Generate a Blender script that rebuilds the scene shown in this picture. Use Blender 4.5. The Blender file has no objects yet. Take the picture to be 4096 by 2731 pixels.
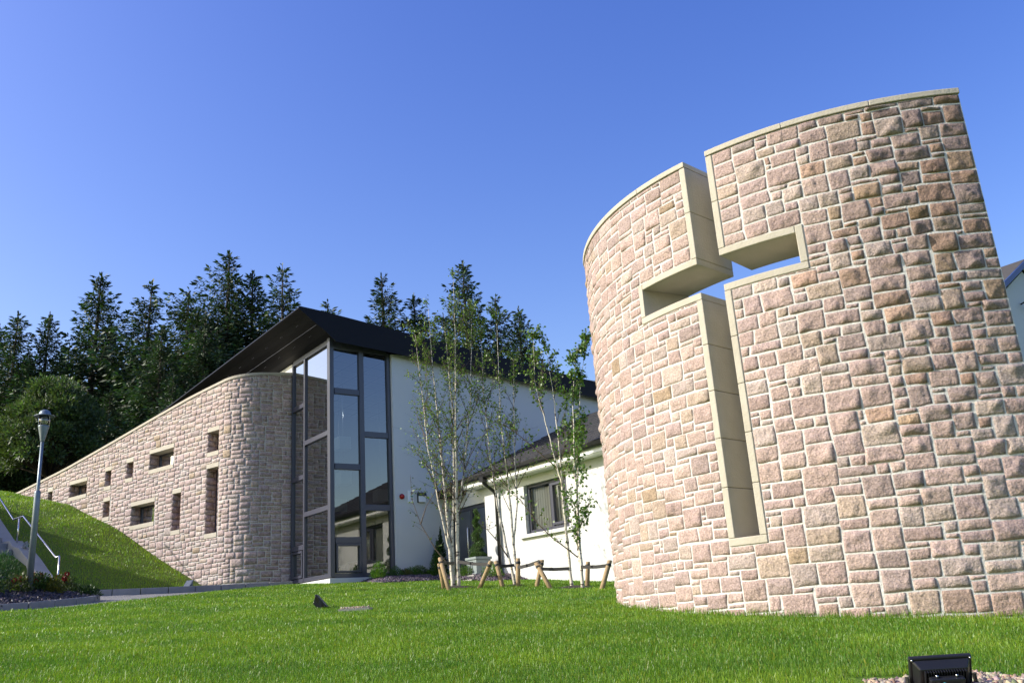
import bpy, math, random
import numpy as np
from mathutils import Vector, Matrix
R_ = math.radians
sc = bpy.context.scene
col = sc.collection
rnd = random.Random(7)
HID = {}          # root z of each thing, inherited by its parts

# ------------------------------------------------------------------ helpers
def tag(o, label=None, cat=None, group=None, kind=None):
    if label: o['label'] = label
    if cat: o['category'] = cat
    if group: o['group'] = group
    if kind: o['kind'] = kind
    return o

def thing(name, label, cat, loc=(0, 0, 0), rz=0.0, group=None):
    o = bpy.data.objects.new(name, None)
    o.empty_display_size = .2
    col.objects.link(o)
    o.location = loc
    o.rotation_euler = (0, 0, rz)
    HID[o.name] = loc[2]
    return tag(o, label, cat, group)

def link_mesh(name, me, parent=None):
    o = bpy.data.objects.new(name, me)
    col.objects.link(o)
    if parent is not None:
        o.parent = parent
        HID[o.name] = HID.get(parent.name, 0)
    else:
        HID[o.name] = 0
    return o

def np_mesh(name, V, F, mats, parent=None, cols=None, smooth=False, mi=None, absz=True):
    V = np.asarray(V, dtype=np.float32).reshape(-1, 3).copy()
    F = np.asarray(F, dtype=np.int32)
    if parent is not None and absz:
        V[:, 2] -= HID.get(parent.name, 0)
    me = bpy.data.meshes.new(name)
    n, k = F.shape
    me.vertices.add(len(V)); me.vertices.foreach_set('co', V.ravel())
    me.loops.add(n * k); me.loops.foreach_set('vertex_index', F.ravel())
    me.polygons.add(n)
    me.polygons.foreach_set('loop_start', np.arange(0, n * k, k, dtype=np.int32))
    me.polygons.foreach_set('loop_total', np.full(n, k, dtype=np.int32))
    if smooth: me.polygons.foreach_set('use_smooth', np.ones(n, dtype=bool))
    if mi is not None: me.polygons.foreach_set('material_index', np.asarray(mi, dtype=np.int32))
    me.update(calc_edges=True)
    if cols is not None:
        a = me.color_attributes.new('tint', 'FLOAT_COLOR', 'POINT')
        c = np.ones((len(V), 4), dtype=np.float32); c[:, :3] = cols
        a.data.foreach_set('color', c.ravel())
    for m in (mats if isinstance(mats, (list, tuple)) else [mats]): me.materials.append(m)
    return link_mesh(name, me, parent)

class MB:
    """collects boxes, prisms, tubes and lathes, links them as one mesh"""
    def __init__(s): s.v = []; s.f = []; s.m = []; s.sm = []; s.cur = 0
    def add(s, vs, fs, smooth=False):
        b = len(s.v); s.v += [tuple(v) for v in vs]
        for f in fs: s.f.append([b + i for i in f]); s.m.append(s.cur); s.sm.append(smooth)
    def box(s, x0, x1, y0, y1, z0, z1):
        vs = [(x, y, z) for z in (z0, z1) for y in (y0, y1) for x in (x0, x1)]
        s.add(vs, [(0, 2, 3, 1), (4, 5, 7, 6), (0, 1, 5, 4), (2, 6, 7, 3), (0, 4, 6, 2), (1, 3, 7, 5)])
        return s
    def hexa(s, vs):
        s.add(vs, [(0, 3, 2, 1), (4, 5, 6, 7), (0, 1, 5, 4), (1, 2, 6, 5), (2, 3, 7, 6), (3, 0, 4, 7)]); return s
    def prism(s, poly, axis, a, b, smooth=False):
        n = len(poly)
        def P(p, t):
            return {'x': (t, p[0], p[1]), 'y': (p[0], t, p[1]), 'z': (p[0], p[1], t)}[axis]
        s.add([P(p, a) for p in poly] + [P(p, b) for p in poly],
              [tuple(range(n)), tuple(range(2 * n - 1, n - 1, -1))] + [((i + 1) % n, i, n + i, n + (i + 1) % n) for i in range(n)])
        return s
    def tube(s, pts, rad, n=8, cap=True):
        pts = [Vector(p) for p in pts]
        rs = rad if isinstance(rad, (list, tuple)) else [rad] * len(pts)
        vs = []; fs = []
        up = None
        for i, p in enumerate(pts):
            d = (pts[min(i + 1, len(pts) - 1)] - pts[max(i - 1, 0)]).normalized()
            if up is None:
                up = Vector((0, 0, 1)) if abs(d.z) < .9 else Vector((1, 0, 0))
            a = d.cross(up).normalized(); b = a.cross(d).normalized(); up = b
            for k in range(n):
                t = 2 * math.pi * k / n
                vs.append(p + (a * math.cos(t) + b * math.sin(t)) * rs[i])
        for i in range(len(pts) - 1):
            for k in range(n):
                fs.append((i * n + k, i * n + (k + 1) % n, (i + 1) * n + (k + 1) % n, (i + 1) * n + k))
        if cap:
            fs.append(tuple(range(n - 1, -1, -1))); fs.append(tuple(range((len(pts) - 1) * n, len(pts) * n)))
        s.add(vs, fs, True); return s
    def lathe(s, prof, n=20, c=(0, 0, 0)):
        vs = []; fs = []
        for r, z in prof:
            for k in range(n):
                t = 2 * math.pi * k / n
                vs.append((c[0] + r * math.cos(t), c[1] + r * math.sin(t), c[2] + z))
        for i in range(len(prof) - 1):
            for k in range(n):
                fs.append((i * n + k, i * n + (k + 1) % n, (i + 1) * n + (k + 1) % n, (i + 1) * n + k))
        s.add(vs, fs, True); return s
    def build(s, name, mats, parent=None, bevel=0.0, absz=True):
        me = bpy.data.meshes.new(name)
        dz = HID.get(parent.name, 0) if (parent is not None and absz) else 0
        me.from_pydata([(v[0], v[1], v[2] - dz) for v in s.v], [], s.f)
        me.polygons.foreach_set('material_index', s.m)
        me.polygons.foreach_set('use_smooth', s.sm)
        for m in (mats if isinstance(mats, (list, tuple)) else [mats]): me.materials.append(m)
        me.update()
        o = link_mesh(name, me, parent)
        if bevel:
            b = o.modifiers.new('bevel', 'BEVEL'); b.width = bevel; b.segments = 2; b.limit_method = 'ANGLE'; b.angle_limit = R_(40)
        return o

def copy_tree(o, parent=None):
    c = o.copy(); col.objects.link(c); c.parent = parent
    for ch in list(o.children): copy_tree(ch, c)
    return c

def hash2(ix, iy, seed):
    h = np.sin(ix * 127.1 + iy * 311.7 + seed * 74.7) * 43758.5453
    return h - np.floor(h)
def noise2(x, y, seed=0.0):
    x = np.asarray(x, float); y = np.asarray(y, float)
    ix = np.floor(x); iy = np.floor(y); fx = x - ix; fy = y - iy
    fx = fx * fx * (3 - 2 * fx); fy = fy * fy * (3 - 2 * fy)
    a = hash2(ix, iy, seed); b = hash2(ix + 1, iy, seed); c = hash2(ix, iy + 1, seed); d = hash2(ix + 1, iy + 1, seed)
    return (a + (b - a) * fx) * (1 - fy) + (c + (d - c) * fx) * fy

# ------------------------------------------------------------------ materials
def nt_new(name):
    m = bpy.data.materials.new(name); m.use_nodes = True
    nt = m.node_tree; b = nt.nodes['Principled BSDF']
    return m, nt, b
def mat(name, c, rough=.7, metal=0.0, var=.12, vs=6.0, bump=0.0, bs=60.0, spec=.5, attr=False, c2=None, coat=0.0):
    m, nt, b = nt_new(name)
    b.inputs['Roughness'].default_value = rough; b.inputs['Metallic'].default_value = metal
    b.inputs['Specular IOR Level'].default_value = spec
    if coat: b.inputs['Coat Weight'].default_value = coat
    tc = nt.nodes.new('ShaderNodeTexCoord')
    n = nt.nodes.new('ShaderNodeTexNoise'); n.inputs['Scale'].default_value = vs; n.inputs['Detail'].default_value = 6
    nt.links.new(tc.outputs['Object'], n.inputs['Vector'])
    mx = nt.nodes.new('ShaderNodeMix'); mx.data_type = 'RGBA'; mx.blend_type = 'MIX'
    c2 = c2 or tuple(max(0, k * (1 - 2 * var)) for k in c)
    mx.inputs['A'].default_value = (*c2, 1); mx.inputs['B'].default_value = (*[min(1, k * (1 + var)) for k in c], 1)
    nt.links.new(n.outputs['Fac'], mx.inputs['Factor'])
    out = mx.outputs['Result']
    if attr:
        at = nt.nodes.new('ShaderNodeAttribute'); at.attribute_name = 'tint'
        mm = nt.nodes.new('ShaderNodeMix'); mm.data_type = 'RGBA'; mm.blend_type = 'MULTIPLY'; mm.inputs['Factor'].default_value = 1
        nt.links.new(out, mm.inputs['A']); nt.links.new(at.outputs['Color'], mm.inputs['B']); out = mm.outputs['Result']
    nt.links.new(out, b.inputs['Base Color'])
    if bump:
        n2 = nt.nodes.new('ShaderNodeTexNoise'); n2.inputs['Scale'].default_value = bs; n2.inputs['Detail'].default_value = 5
        nt.links.new(tc.outputs['Object'], n2.inputs['Vector'])
        bp = nt.nodes.new('ShaderNodeBump'); bp.inputs['Strength'].default_value = bump; bp.inputs['Distance'].default_value = .02
        nt.links.new(n2.outputs['Fac'], bp.inputs['Height']); nt.links.new(bp.outputs['Normal'], b.inputs['Normal'])
    return m

def stone_mat(name, speck, bs):
    m, nt, b = nt_new(name)
    b.inputs['Roughness'].default_value = .85; b.inputs['Specular IOR Level'].default_value = .35
    L = nt.links.new
    tc = nt.nodes.new('ShaderNodeTexCoord'); at = nt.nodes.new('ShaderNodeAttribute'); at.attribute_name = 'tint'
    n1 = nt.nodes.new('ShaderNodeTexNoise'); n1.inputs['Scale'].default_value = speck; n1.inputs['Detail'].default_value = 3
    n2 = nt.nodes.new('ShaderNodeTexNoise'); n2.inputs['Scale'].default_value = 9; n2.inputs['Detail'].default_value = 6; n2.inputs['Roughness'].default_value = .7
    for n in (n1, n2): L(tc.outputs['Object'], n.inputs['Vector'])
    r1 = nt.nodes.new('ShaderNodeMapRange'); r1.inputs['From Min'].default_value = .25; r1.inputs['From Max'].default_value = .75; r1.inputs['To Min'].default_value = .6; r1.inputs['To Max'].default_value = 1.4
    r2 = nt.nodes.new('ShaderNodeMapRange'); r2.inputs['From Min'].default_value = .25; r2.inputs['From Max'].default_value = .75; r2.inputs['To Min'].default_value = .78; r2.inputs['To Max'].default_value = 1.18
    L(n1.outputs['Fac'], r1.inputs['Value']); L(n2.outputs['Fac'], r2.inputs['Value'])
    mu = nt.nodes.new('ShaderNodeMath'); mu.operation = 'MULTIPLY'; L(r1.outputs['Result'], mu.inputs[0]); L(r2.outputs['Result'], mu.inputs[1])
    vm = nt.nodes.new('ShaderNodeVectorMath'); vm.operation = 'SCALE'; L(at.outputs['Color'], vm.inputs[0]); L(mu.outputs['Value'], vm.inputs['Scale'])
    L(vm.outputs['Vector'], b.inputs['Base Color'])
    n3 = nt.nodes.new('ShaderNodeTexNoise'); n3.inputs['Scale'].default_value = bs; n3.inputs['Detail'].default_value = 6; n3.inputs['Roughness'].default_value = .65
    L(tc.outputs['Object'], n3.inputs['Vector'])
    bp = nt.nodes.new('ShaderNodeBump'); bp.inputs['Strength'].default_value = .9; bp.inputs['Distance'].default_value = .03
    L(n3.outputs['Fac'], bp.inputs['Height']); L(bp.outputs['Normal'], b.inputs['Normal'])
    return m

def leaf_mat(name, c, rough=.5, trans=.3, spec=.4, tint=(1.3, 1.5, .6)):
    m, nt, b = nt_new(name)
    L = nt.links.new
    b.inputs['Roughness'].default_value = rough; b.inputs['Specular IOR Level'].default_value = spec
    at = nt.nodes.new('ShaderNodeAttribute'); at.attribute_name = 'tint'
    mm = nt.nodes.new('ShaderNodeMix'); mm.data_type = 'RGBA'; mm.blend_type = 'MULTIPLY'; mm.inputs['Factor'].default_value = 1
    mm.inputs['A'].default_value = (*c, 1); L(at.outputs['Color'], mm.inputs['B']); L(mm.outputs['Result'], b.inputs['Base Color'])
    t = nt.nodes.new('ShaderNodeBsdfTranslucent')
    m2 = nt.nodes.new('ShaderNodeMix'); m2.data_type = 'RGBA'; m2.blend_type = 'MULTIPLY'; m2.inputs['Factor'].default_value = 1
    L(mm.outputs['Result'], m2.inputs['A']); m2.inputs['B'].default_value = (*tint, 1); L(m2.outputs['Result'], t.inputs['Color'])
    ms = nt.nodes.new('ShaderNodeMixShader'); ms.inputs['Fac'].default_value = trans
    L(b.outputs['BSDF'], ms.inputs[1]); L(t.outputs['BSDF'], ms.inputs[2])
    L(ms.outputs['Shader'], nt.nodes['Material Output'].inputs['Surface'])
    return m

def glass_mat(name, tint=(.33, .38, .40), refl=5.0):
    m, nt, b = nt_new(name); nt.nodes.remove(b); L = nt.links.new
    t = nt.nodes.new('ShaderNodeBsdfTransparent'); t.inputs['Color'].default_value = (*tint, 1)
    g = nt.nodes.new('ShaderNodeBsdfGlossy'); g.inputs['Roughness'].default_value = .004
    f = nt.nodes.new('ShaderNodeFresnel'); f.inputs['IOR'].default_value = 1.52
    mu = nt.nodes.new('ShaderNodeMath'); mu.operation = 'MULTIPLY'; mu.use_clamp = True; mu.inputs[1].default_value = refl; L(f.outputs['Fac'], mu.inputs[0])
    ms = nt.nodes.new('ShaderNodeMixShader'); L(mu.outputs['Value'], ms.inputs['Fac']); L(t.outputs['BSDF'], ms.inputs[1]); L(g.outputs['BSDF'], ms.inputs[2])
    L(ms.outputs['Shader'], nt.nodes['Material Output'].inputs['Surface'])
    return m

def grid_mat(name, c, line, sx, sy, w=.015, rough=.8):
    """ceiling tiles / paving blocks: a brick pattern in object coordinates"""
    m, nt, b = nt_new(name); L = nt.links.new
    tc = nt.nodes.new('ShaderNodeTexCoord'); br = nt.nodes.new('ShaderNodeTexBrick')
    br.inputs['Scale'].default_value = 1; br.inputs['Brick Width'].default_value = sx; br.inputs['Row Height'].default_value = sy
    br.inputs['Mortar Size'].default_value = w; br.offset = .5 if name.startswith('paving') or name.startswith('roof') else 0
    br.inputs['Color1'].default_value = (*c, 1); br.inputs['Color2'].default_value = (*[k * .8 for k in c], 1); br.inputs['Mortar'].default_value = (*line, 1)
    L(tc.outputs['Object'], br.inputs['Vector']); L(br.outputs['Color'], b.inputs['Base Color']); b.inputs['Roughness'].default_value = rough
    bp = nt.nodes.new('ShaderNodeBump'); bp.inputs['Strength'].default_value = .5; bp.inputs['Distance'].default_value = .02; bp.invert = True
    L(br.outputs['Fac'], bp.inputs['Height']); L(bp.outputs['Normal'], b.inputs['Normal'])
    return m

M = dict(
    stone=stone_mat('granite_near', 58, 26), stone_far=stone_mat('granite_far', 26, 14),
    mortar=mat('mortar', (.60, .58, .54), .95, var=.12, vs=8, bump=.5, bs=45),
    sand=mat('sandstone_dressed', (.45, .415, .345), .82, var=.06, vs=4.5, bump=.3, bs=45, c2=(.37, .33, .255)),
    white=mat('white_render', (.60, .60, .588), .9, var=.04, vs=.7, bump=.15, bs=160),
    cream=mat('white_soffit_paint', (.82, .82, .80), .5, var=.02),
    frame=mat('grey_aluminium', (.052, .054, .078), .36, var=.06, spec=.6),
    roof=mat('anthracite_metal', (.005, .005, .008), .55, var=.1, vs=3, spec=.2),
    glass=glass_mat('glazing'), glassd=glass_mat('dark_glazing', (.30, .33, .34), 1.6),
    floor=mat('floor_vinyl', (.30, .25, .2), .4), inner=mat('interior_paint', (.45, .44, .42), .9, var=.03),
    ceil=grid_mat('ceiling_tiles', (.74, .74, .72), (.35, .35, .35), .6, .6),
    tile=grid_mat('roof_tiles', (.026, .025, .026), (.009, .009, .009), .33, .28, .02, .85),
    black=mat('black_plastic', (.012, .012, .014), .38, var=.1, spec=.5), lead=mat('lead_zinc', (.26, .30, .30), .55, .2, var=.15, vs=5),
    slab=mat('concrete', (.34, .32, .29), .9, var=.12, vs=5, bump=.25, bs=70), kerb=mat('kerb_concrete', (.27, .26, .26), .9, var=.15, vs=6, bump=.3, bs=90),
    pave=grid_mat('paving_blocks', (.24, .23, .225), (.10, .10, .10), .2, .1, .012, .9),
    steel=mat('stainless_steel', (.62, .62, .63), .22, 1.0, var=.03), galv=mat('galvanised_steel', (.19, .23, .26), .42, .5, var=.15, vs=14),
    wood=mat('stake_wood', (.36, .25, .13), .8, var=.22, vs=11, bump=.3, bs=40), rubber=mat('rubber_tie', (.018, .016, .015), .6),
    bark=mat('conifer_bark', (.055, .042, .033), .95, var=.2, bump=.5, bs=30), twig=mat('birch_twig', (.10, .072, .05), .85, var=.2),
    soil=mat('soil', (.035, .026, .019), 1, var=.3, vs=20, bump=.8, bs=50), slate=mat('slate_chip', (.13, .10, .125), .55, var=.3, vs=15, attr=True),
    gravel=mat('gravel_stone', (.34, .265, .19), .8, var=.2, vs=40, attr=True),
    needle=leaf_mat('spruce_needles', (.030, .060, .022), .55, .18), leaf=leaf_mat('broad_leaves', (.070, .108, .038), .5, .3),
    birchleaf=leaf_mat('birch_leaves', (.075, .135, .028), .42, .32), hedge=leaf_mat('shrub_leaves', (.06, .11, .03), .5, .25),
    grass=leaf_mat('grass_blades', (.130, .240, .019), .42, .36, .42, (1.2, 1.3, .5)), rose=leaf_mat('rose_petals', (.17, .008, .010), .5, .2, .3, (1, 1, 1)),
    red=mat('red_lens', (.33, .012, .012), .25), blind=mat('blind_fabric', (.62, .62, .60), .9, var=.02), blue=mat('blue_paint', (.03, .06, .20), .5),
    green=mat('green_print', (.03, .22, .14), .6), lens=mat('lamp_lens', (.16, .18, .2), .15, .3, var=.05), clear=glass_mat('clear_lens', (.9, .92, .93), 2.2), teal=mat('blue_sticker', (.05, .45, .62), .4),
    hroof=mat('brown_tiles', (.055, .05, .047), .85, var=.2, vs=4, bump=.5, bs=12))

def ground_mat(name, c1, c2, sc1, sc2):
    m, nt, b = nt_new(name); L = nt.links.new
    tc = nt.nodes.new('ShaderNodeTexCoord'); n = nt.nodes.new('ShaderNodeTexNoise'); n.inputs['Scale'].default_value = sc1; n.inputs['Detail'].default_value = 8
    n2 = nt.nodes.new('ShaderNodeTexNoise'); n2.inputs['Scale'].default_value = sc2; n2.inputs['Detail'].default_value = 4
    for k in (n, n2): L(tc.outputs['Object'], k.inputs['Vector'])
    ad = nt.nodes.new('ShaderNodeMath'); ad.operation = 'ADD'; L(n.outputs['Fac'], ad.inputs[0]); L(n2.outputs['Fac'], ad.inputs[1])
    cr = nt.nodes.new('ShaderNodeMapRange'); cr.inputs['From Min'].default_value = .7; cr.inputs['From Max'].default_value = 1.3; L(ad.outputs['Value'], cr.inputs['Value'])
    mx = nt.nodes.new('ShaderNodeMix'); mx.data_type = 'RGBA'; mx.inputs['A'].default_value = (*c1, 1); mx.inputs['B'].default_value = (*c2, 1)
    L(cr.outputs['Result'], mx.inputs['Factor']); L(mx.outputs['Result'], b.inputs['Base Color']); b.inputs['Roughness'].default_value = .9; b.inputs['Specular IOR Level'].default_value = .2
    bp = nt.nodes.new('ShaderNodeBump'); bp.inputs['Strength'].default_value = .8; bp.inputs['Distance'].default_value = .03
    L(n2.outputs['Fac'], bp.inputs['Height']); L(bp.outputs['Normal'], b.inputs['Normal'])
    return m
M['lawn'] = ground_mat('lawn_turf', (.07, .13, .010), (.105, .19, .015), .9, 40)
M['banklawn'] = ground_mat('bank_turf', (.07, .105, .013), (.11, .155, .02), .8, 30)
M['hill'] = ground_mat('forest_floor', (.012, .016, .007), (.030, .034, .014), .3, 5)

def birch_bark():
    m, nt, b = nt_new('birch_bark'); L = nt.links.new
    tc = nt.nodes.new('ShaderNodeTexCoord'); mp = nt.nodes.new('ShaderNodeMapping'); mp.inputs['Scale'].default_value = (9, 9, 22)
    n = nt.nodes.new('ShaderNodeTexNoise'); n.inputs['Scale'].default_value = 1; n.inputs['Detail'].default_value = 5
    L(tc.outputs['Object'], mp.inputs['Vector']); L(mp.outputs['Vector'], n.inputs['Vector'])
    cr = nt.nodes.new('ShaderNodeValToRGB'); e = cr.color_ramp.elements
    e[0].position = .36; e[0].color = (.07, .05, .04, 1); e[1].position = .47; e[1].color = (.62, .56, .46, 1)
    L(n.outputs['Fac'], cr.inputs['Fac']); L(cr.outputs['Color'], b.inputs['Base Color']); b.inputs['Roughness'].default_value = .7
    return m
M['birch'] = birch_bark()

# ------------------------------------------------------------------ stone laying
PAL = np.array([[.395, .300, .258], [.385, .294, .248], [.41, .318, .266], [.37, .284, .252], [.375, .312, .270], [.42, .346, .286], [.345, .26, .224], [.38, .303, .234], [.33, .26, .228]]) * np.array([1.07, 1.03, 1.06])
def lay_stones(U0, U1, V0, V1, cu, cv, holes, mapf, topf, botf, res, seed, keysU=(), keysV=(), gap=.0055, prot=.0085, rough=.0105, wc=(2, 3, 3, 4, 4, 5), hc=(2, 2, 3, 3), tintf=None, relf=None):
    rough0, prot0 = rough, prot
    rg = np.random.default_rng(seed); rr = random.Random(seed)
    us = np.linspace(U0, U1, int(round((U1 - U0) / cu)) + 1); vs = np.linspace(V0, V1, int(round((V1 - V0) / cv)) + 1)
    for k in keysU: us[np.argmin(abs(us - k))] = k
    for k in keysV: vs[np.argmin(abs(vs - k))] = k
    fixu = np.isin(us, list(keysU) + [us[0], us[-1]]); fixv = np.isin(vs, list(keysV) + [vs[0], vs[-1]])
    nu, nv = len(us) - 1, len(vs) - 1
    uc = (us[1:] + us[:-1]) / 2; vc = (vs[1:] + vs[:-1]) / 2
    occ = np.zeros((nu, nv), bool)
    for (a, b, c, d) in holes:
        occ |= ((uc > a) & (uc < b))[:, None] & ((vc > c) & (vc < d))[None, :]
    JU = (rg.random((nu + 1, nv + 1)) - .5) * cu * .30; JV = (rg.random((nu + 1, nv + 1)) - .5) * cv * .26
    JU[fixu, :] = 0; JV[:, fixv] = 0
    V = []; F = []; Cc = []; nb = 0
    for j in range(nv):
        i = 0
        while i < nu:
            if occ[i, j]: i += 1; continue
            w = rr.choice(wc); h = rr.choice(hc)
            if rr.random() < .10: w, h = rr.choice([(1, 2), (2, 1), (1, 1), (3, 1), (2, 4), (5, 4), (4, 4)])
            run = 1
            while i + run < nu and not occ[i + run, j] and run < 12: run += 1
            if w > run or run <= 4 and rr.random() < .75: w = run
            if run - w == 1: w = w + 1 if w < 5 else w - 1
            h = min(h, nv - j)
            if h > w * 1.4: h = max(1, w)
            if run <= 3 and i + run < nu:                     # short gaps finish level with their neighbour
                hn = 0
                while hn < 4 and j + hn < nv and occ[i + run, j + hn]: hn += 1
                w = run; h = max(1, min(hn, nv - j)) if hn <= 3 else 2
            while occ[i:i + w, j:j + h].any(): h -= 1
            occ[i:i + w, j:j + h] = True
            q = [(i, j), (i + w, j), (i, j + h), (i + w, j + h)]
            P = [(us[a] + JU[a, b], vs[b] + JV[a, b]) for a, b in q]
            um = (P[0][0] + P[3][0]) / 2
            if max(P[2][1], P[3][1]) < botf(um) - .25 or min(P[0][1], P[1][1]) > topf(um) - .03: continue
            ww = (P[1][0] - P[0][0] + P[3][0] - P[2][0]) / 2; hh = (P[2][1] - P[0][1] + P[3][1] - P[1][1]) / 2
            a_ = max(3, int(ww / res)); b_ = max(3, int(hh / res))
            e1 = .0045
            S = np.concatenate([[0], np.linspace(min(.25, e1 / ww), 1 - min(.25, e1 / ww), a_), [1]]); T = np.concatenate([[0], np.linspace(min(.25, e1 / hh), 1 - min(.25, e1 / hh), b_), [1]])
            S, T = np.meshgrid(S, T, indexing='ij')
            g = gap * rr.uniform(.7, 1.25); sg = g / ww; tg = g / hh
            aa = 2 * S - 1; bb = 2 * T - 1; ro = rr.uniform(.0, .05)
            aa2 = aa * (1 - 2 * sg) * (1 - ro * np.abs(bb) ** 9); bb2 = bb * (1 - 2 * tg) * (1 - ro * np.abs(aa) ** 9)
            s2 = (aa2 + 1) / 2; t2 = (bb2 + 1) / 2
            u = (P[0][0] * (1 - s2) + P[1][0] * s2) * (1 - t2) + (P[2][0] * (1 - s2) + P[3][0] * s2) * t2
            v = (P[0][1] * (1 - s2) + P[1][1] * s2) * (1 - t2) + (P[2][1] * (1 - s2) + P[3][1] * s2) * t2
            sd = rr.uniform(0, 500)
            wob = min(.007, .3 * g + .003)
            u = u + (noise2(u * 9, v * 9, sd) - .5) * wob * 2; v = v + (noise2(u * 9 + 50, v * 9, sd + 3) - .5) * wob * 2
            v = np.minimum(v, topf(um) + 0 * v)
            e = np.minimum(np.minimum(S, 1 - S) * ww, np.minimum(T, 1 - T) * hh)
            rl = relf(um, P[0][1]) if relf else 1; rough = rough0 * rl; prot = prot0 * rl
            p = prot * rr.uniform(.45, 1.5)
            k = np.clip(e / .022, 0, 1) ** .45; k2 = np.clip(e / .05, .25, 1)
            n1 = noise2(u * 7, v * 7, sd + 11) - .5; n2 = np.abs(noise2(u * 17, v * 17, sd + 23) - .5) * 2; n3 = noise2(u * 42, v * 42, sd + 5) - .5
            fac = np.full(S.shape, .03)
            for _ in range(rr.choice([2, 3, 4, 5])):          # chisel cut facets
                fa = rr.uniform(0, 6.283); sl = rr.uniform(.05, .42)
                fac = np.minimum(fac, rr.uniform(.0, .016) + sl * (np.cos(fa) * (u - um) + np.sin(fa) * (v - (P[0][1] + P[3][1]) / 2)))
            fac = np.clip(fac, -.014, .02)
            hgt = -.012 + (e > 1e-6) * .012 + k * (p + k2 * rough * (n1 * 2.2 + (.5 - n2) * 1.6 + n3 * 1.1) + fac * rough / .013)
            hgt = np.where(e > 1e-6, np.maximum(hgt, .0075 + .003 * n3), hgt)
            W = mapf(u.ravel(), v.ravel(), hgt.ravel())
            na, nb_ = S.shape
            idx = np.arange(na * nb_).reshape(na, nb_) + nb
            fs = np.stack([idx[:-1, :-1], idx[1:, :-1], idx[1:, 1:], idx[:-1, 1:]], -1).reshape(-1, 4)
            c = PAL[rr.choice([0, 0, 0, 1, 1, 2, 2, 3, 3, 4, 4, 5, 6, 7, 8])] * rr.uniform(.88, 1.09)
            if rr.random() < .025: c = np.array([.36, .262, .18]) * rr.uniform(.8, 1.1)
            if tintf: c = c * tintf(um, (P[0][1] + P[3][1]) / 2, rr)
            V.append(W); F.append(fs); Cc.append(np.tile(c, (na * nb_, 1))); nb += na * nb_
            i += w
    return np.concatenate(V), np.concatenate(F), np.concatenate(Cc)

# ------------------------------------------------------------------ terrain
WX, WY = -7.897, 23.4705
BU = [2.25, 2.59, 3.97, 5.61, 7.42, 9.92, 14.27, 18, 45]; BZ = [1.2, 1.36, 1.92, 2.63, 3.43, 4.34, 5.34, 5.75, 7.0]
def lawn_z(x, y):
    x = np.asarray(x, float); y = np.asarray(y, float)
    z = -.74 - .0387 * x + .0743 * y
    z = np.where(y > 16, np.minimum(z, 1.17), z)
    return z + (noise2(x * .7, y * .7, 3) - .5) * .035 + (noise2(x * .25 + 9, y * .25, 5) - .5) * .04
def bank_z(x, y):
    s = (x - WX) * -.8 + (y - WY) * .6; w = (x - WX) * -.6 + (y - WY) * -.8
    z = np.interp(s + 1.96 + .17 * np.maximum(w, 0), BU, BZ)
    return z + (noise2(np.asarray(x) * .8, np.asarray(y) * .8, 8) - .5) * .06

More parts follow.
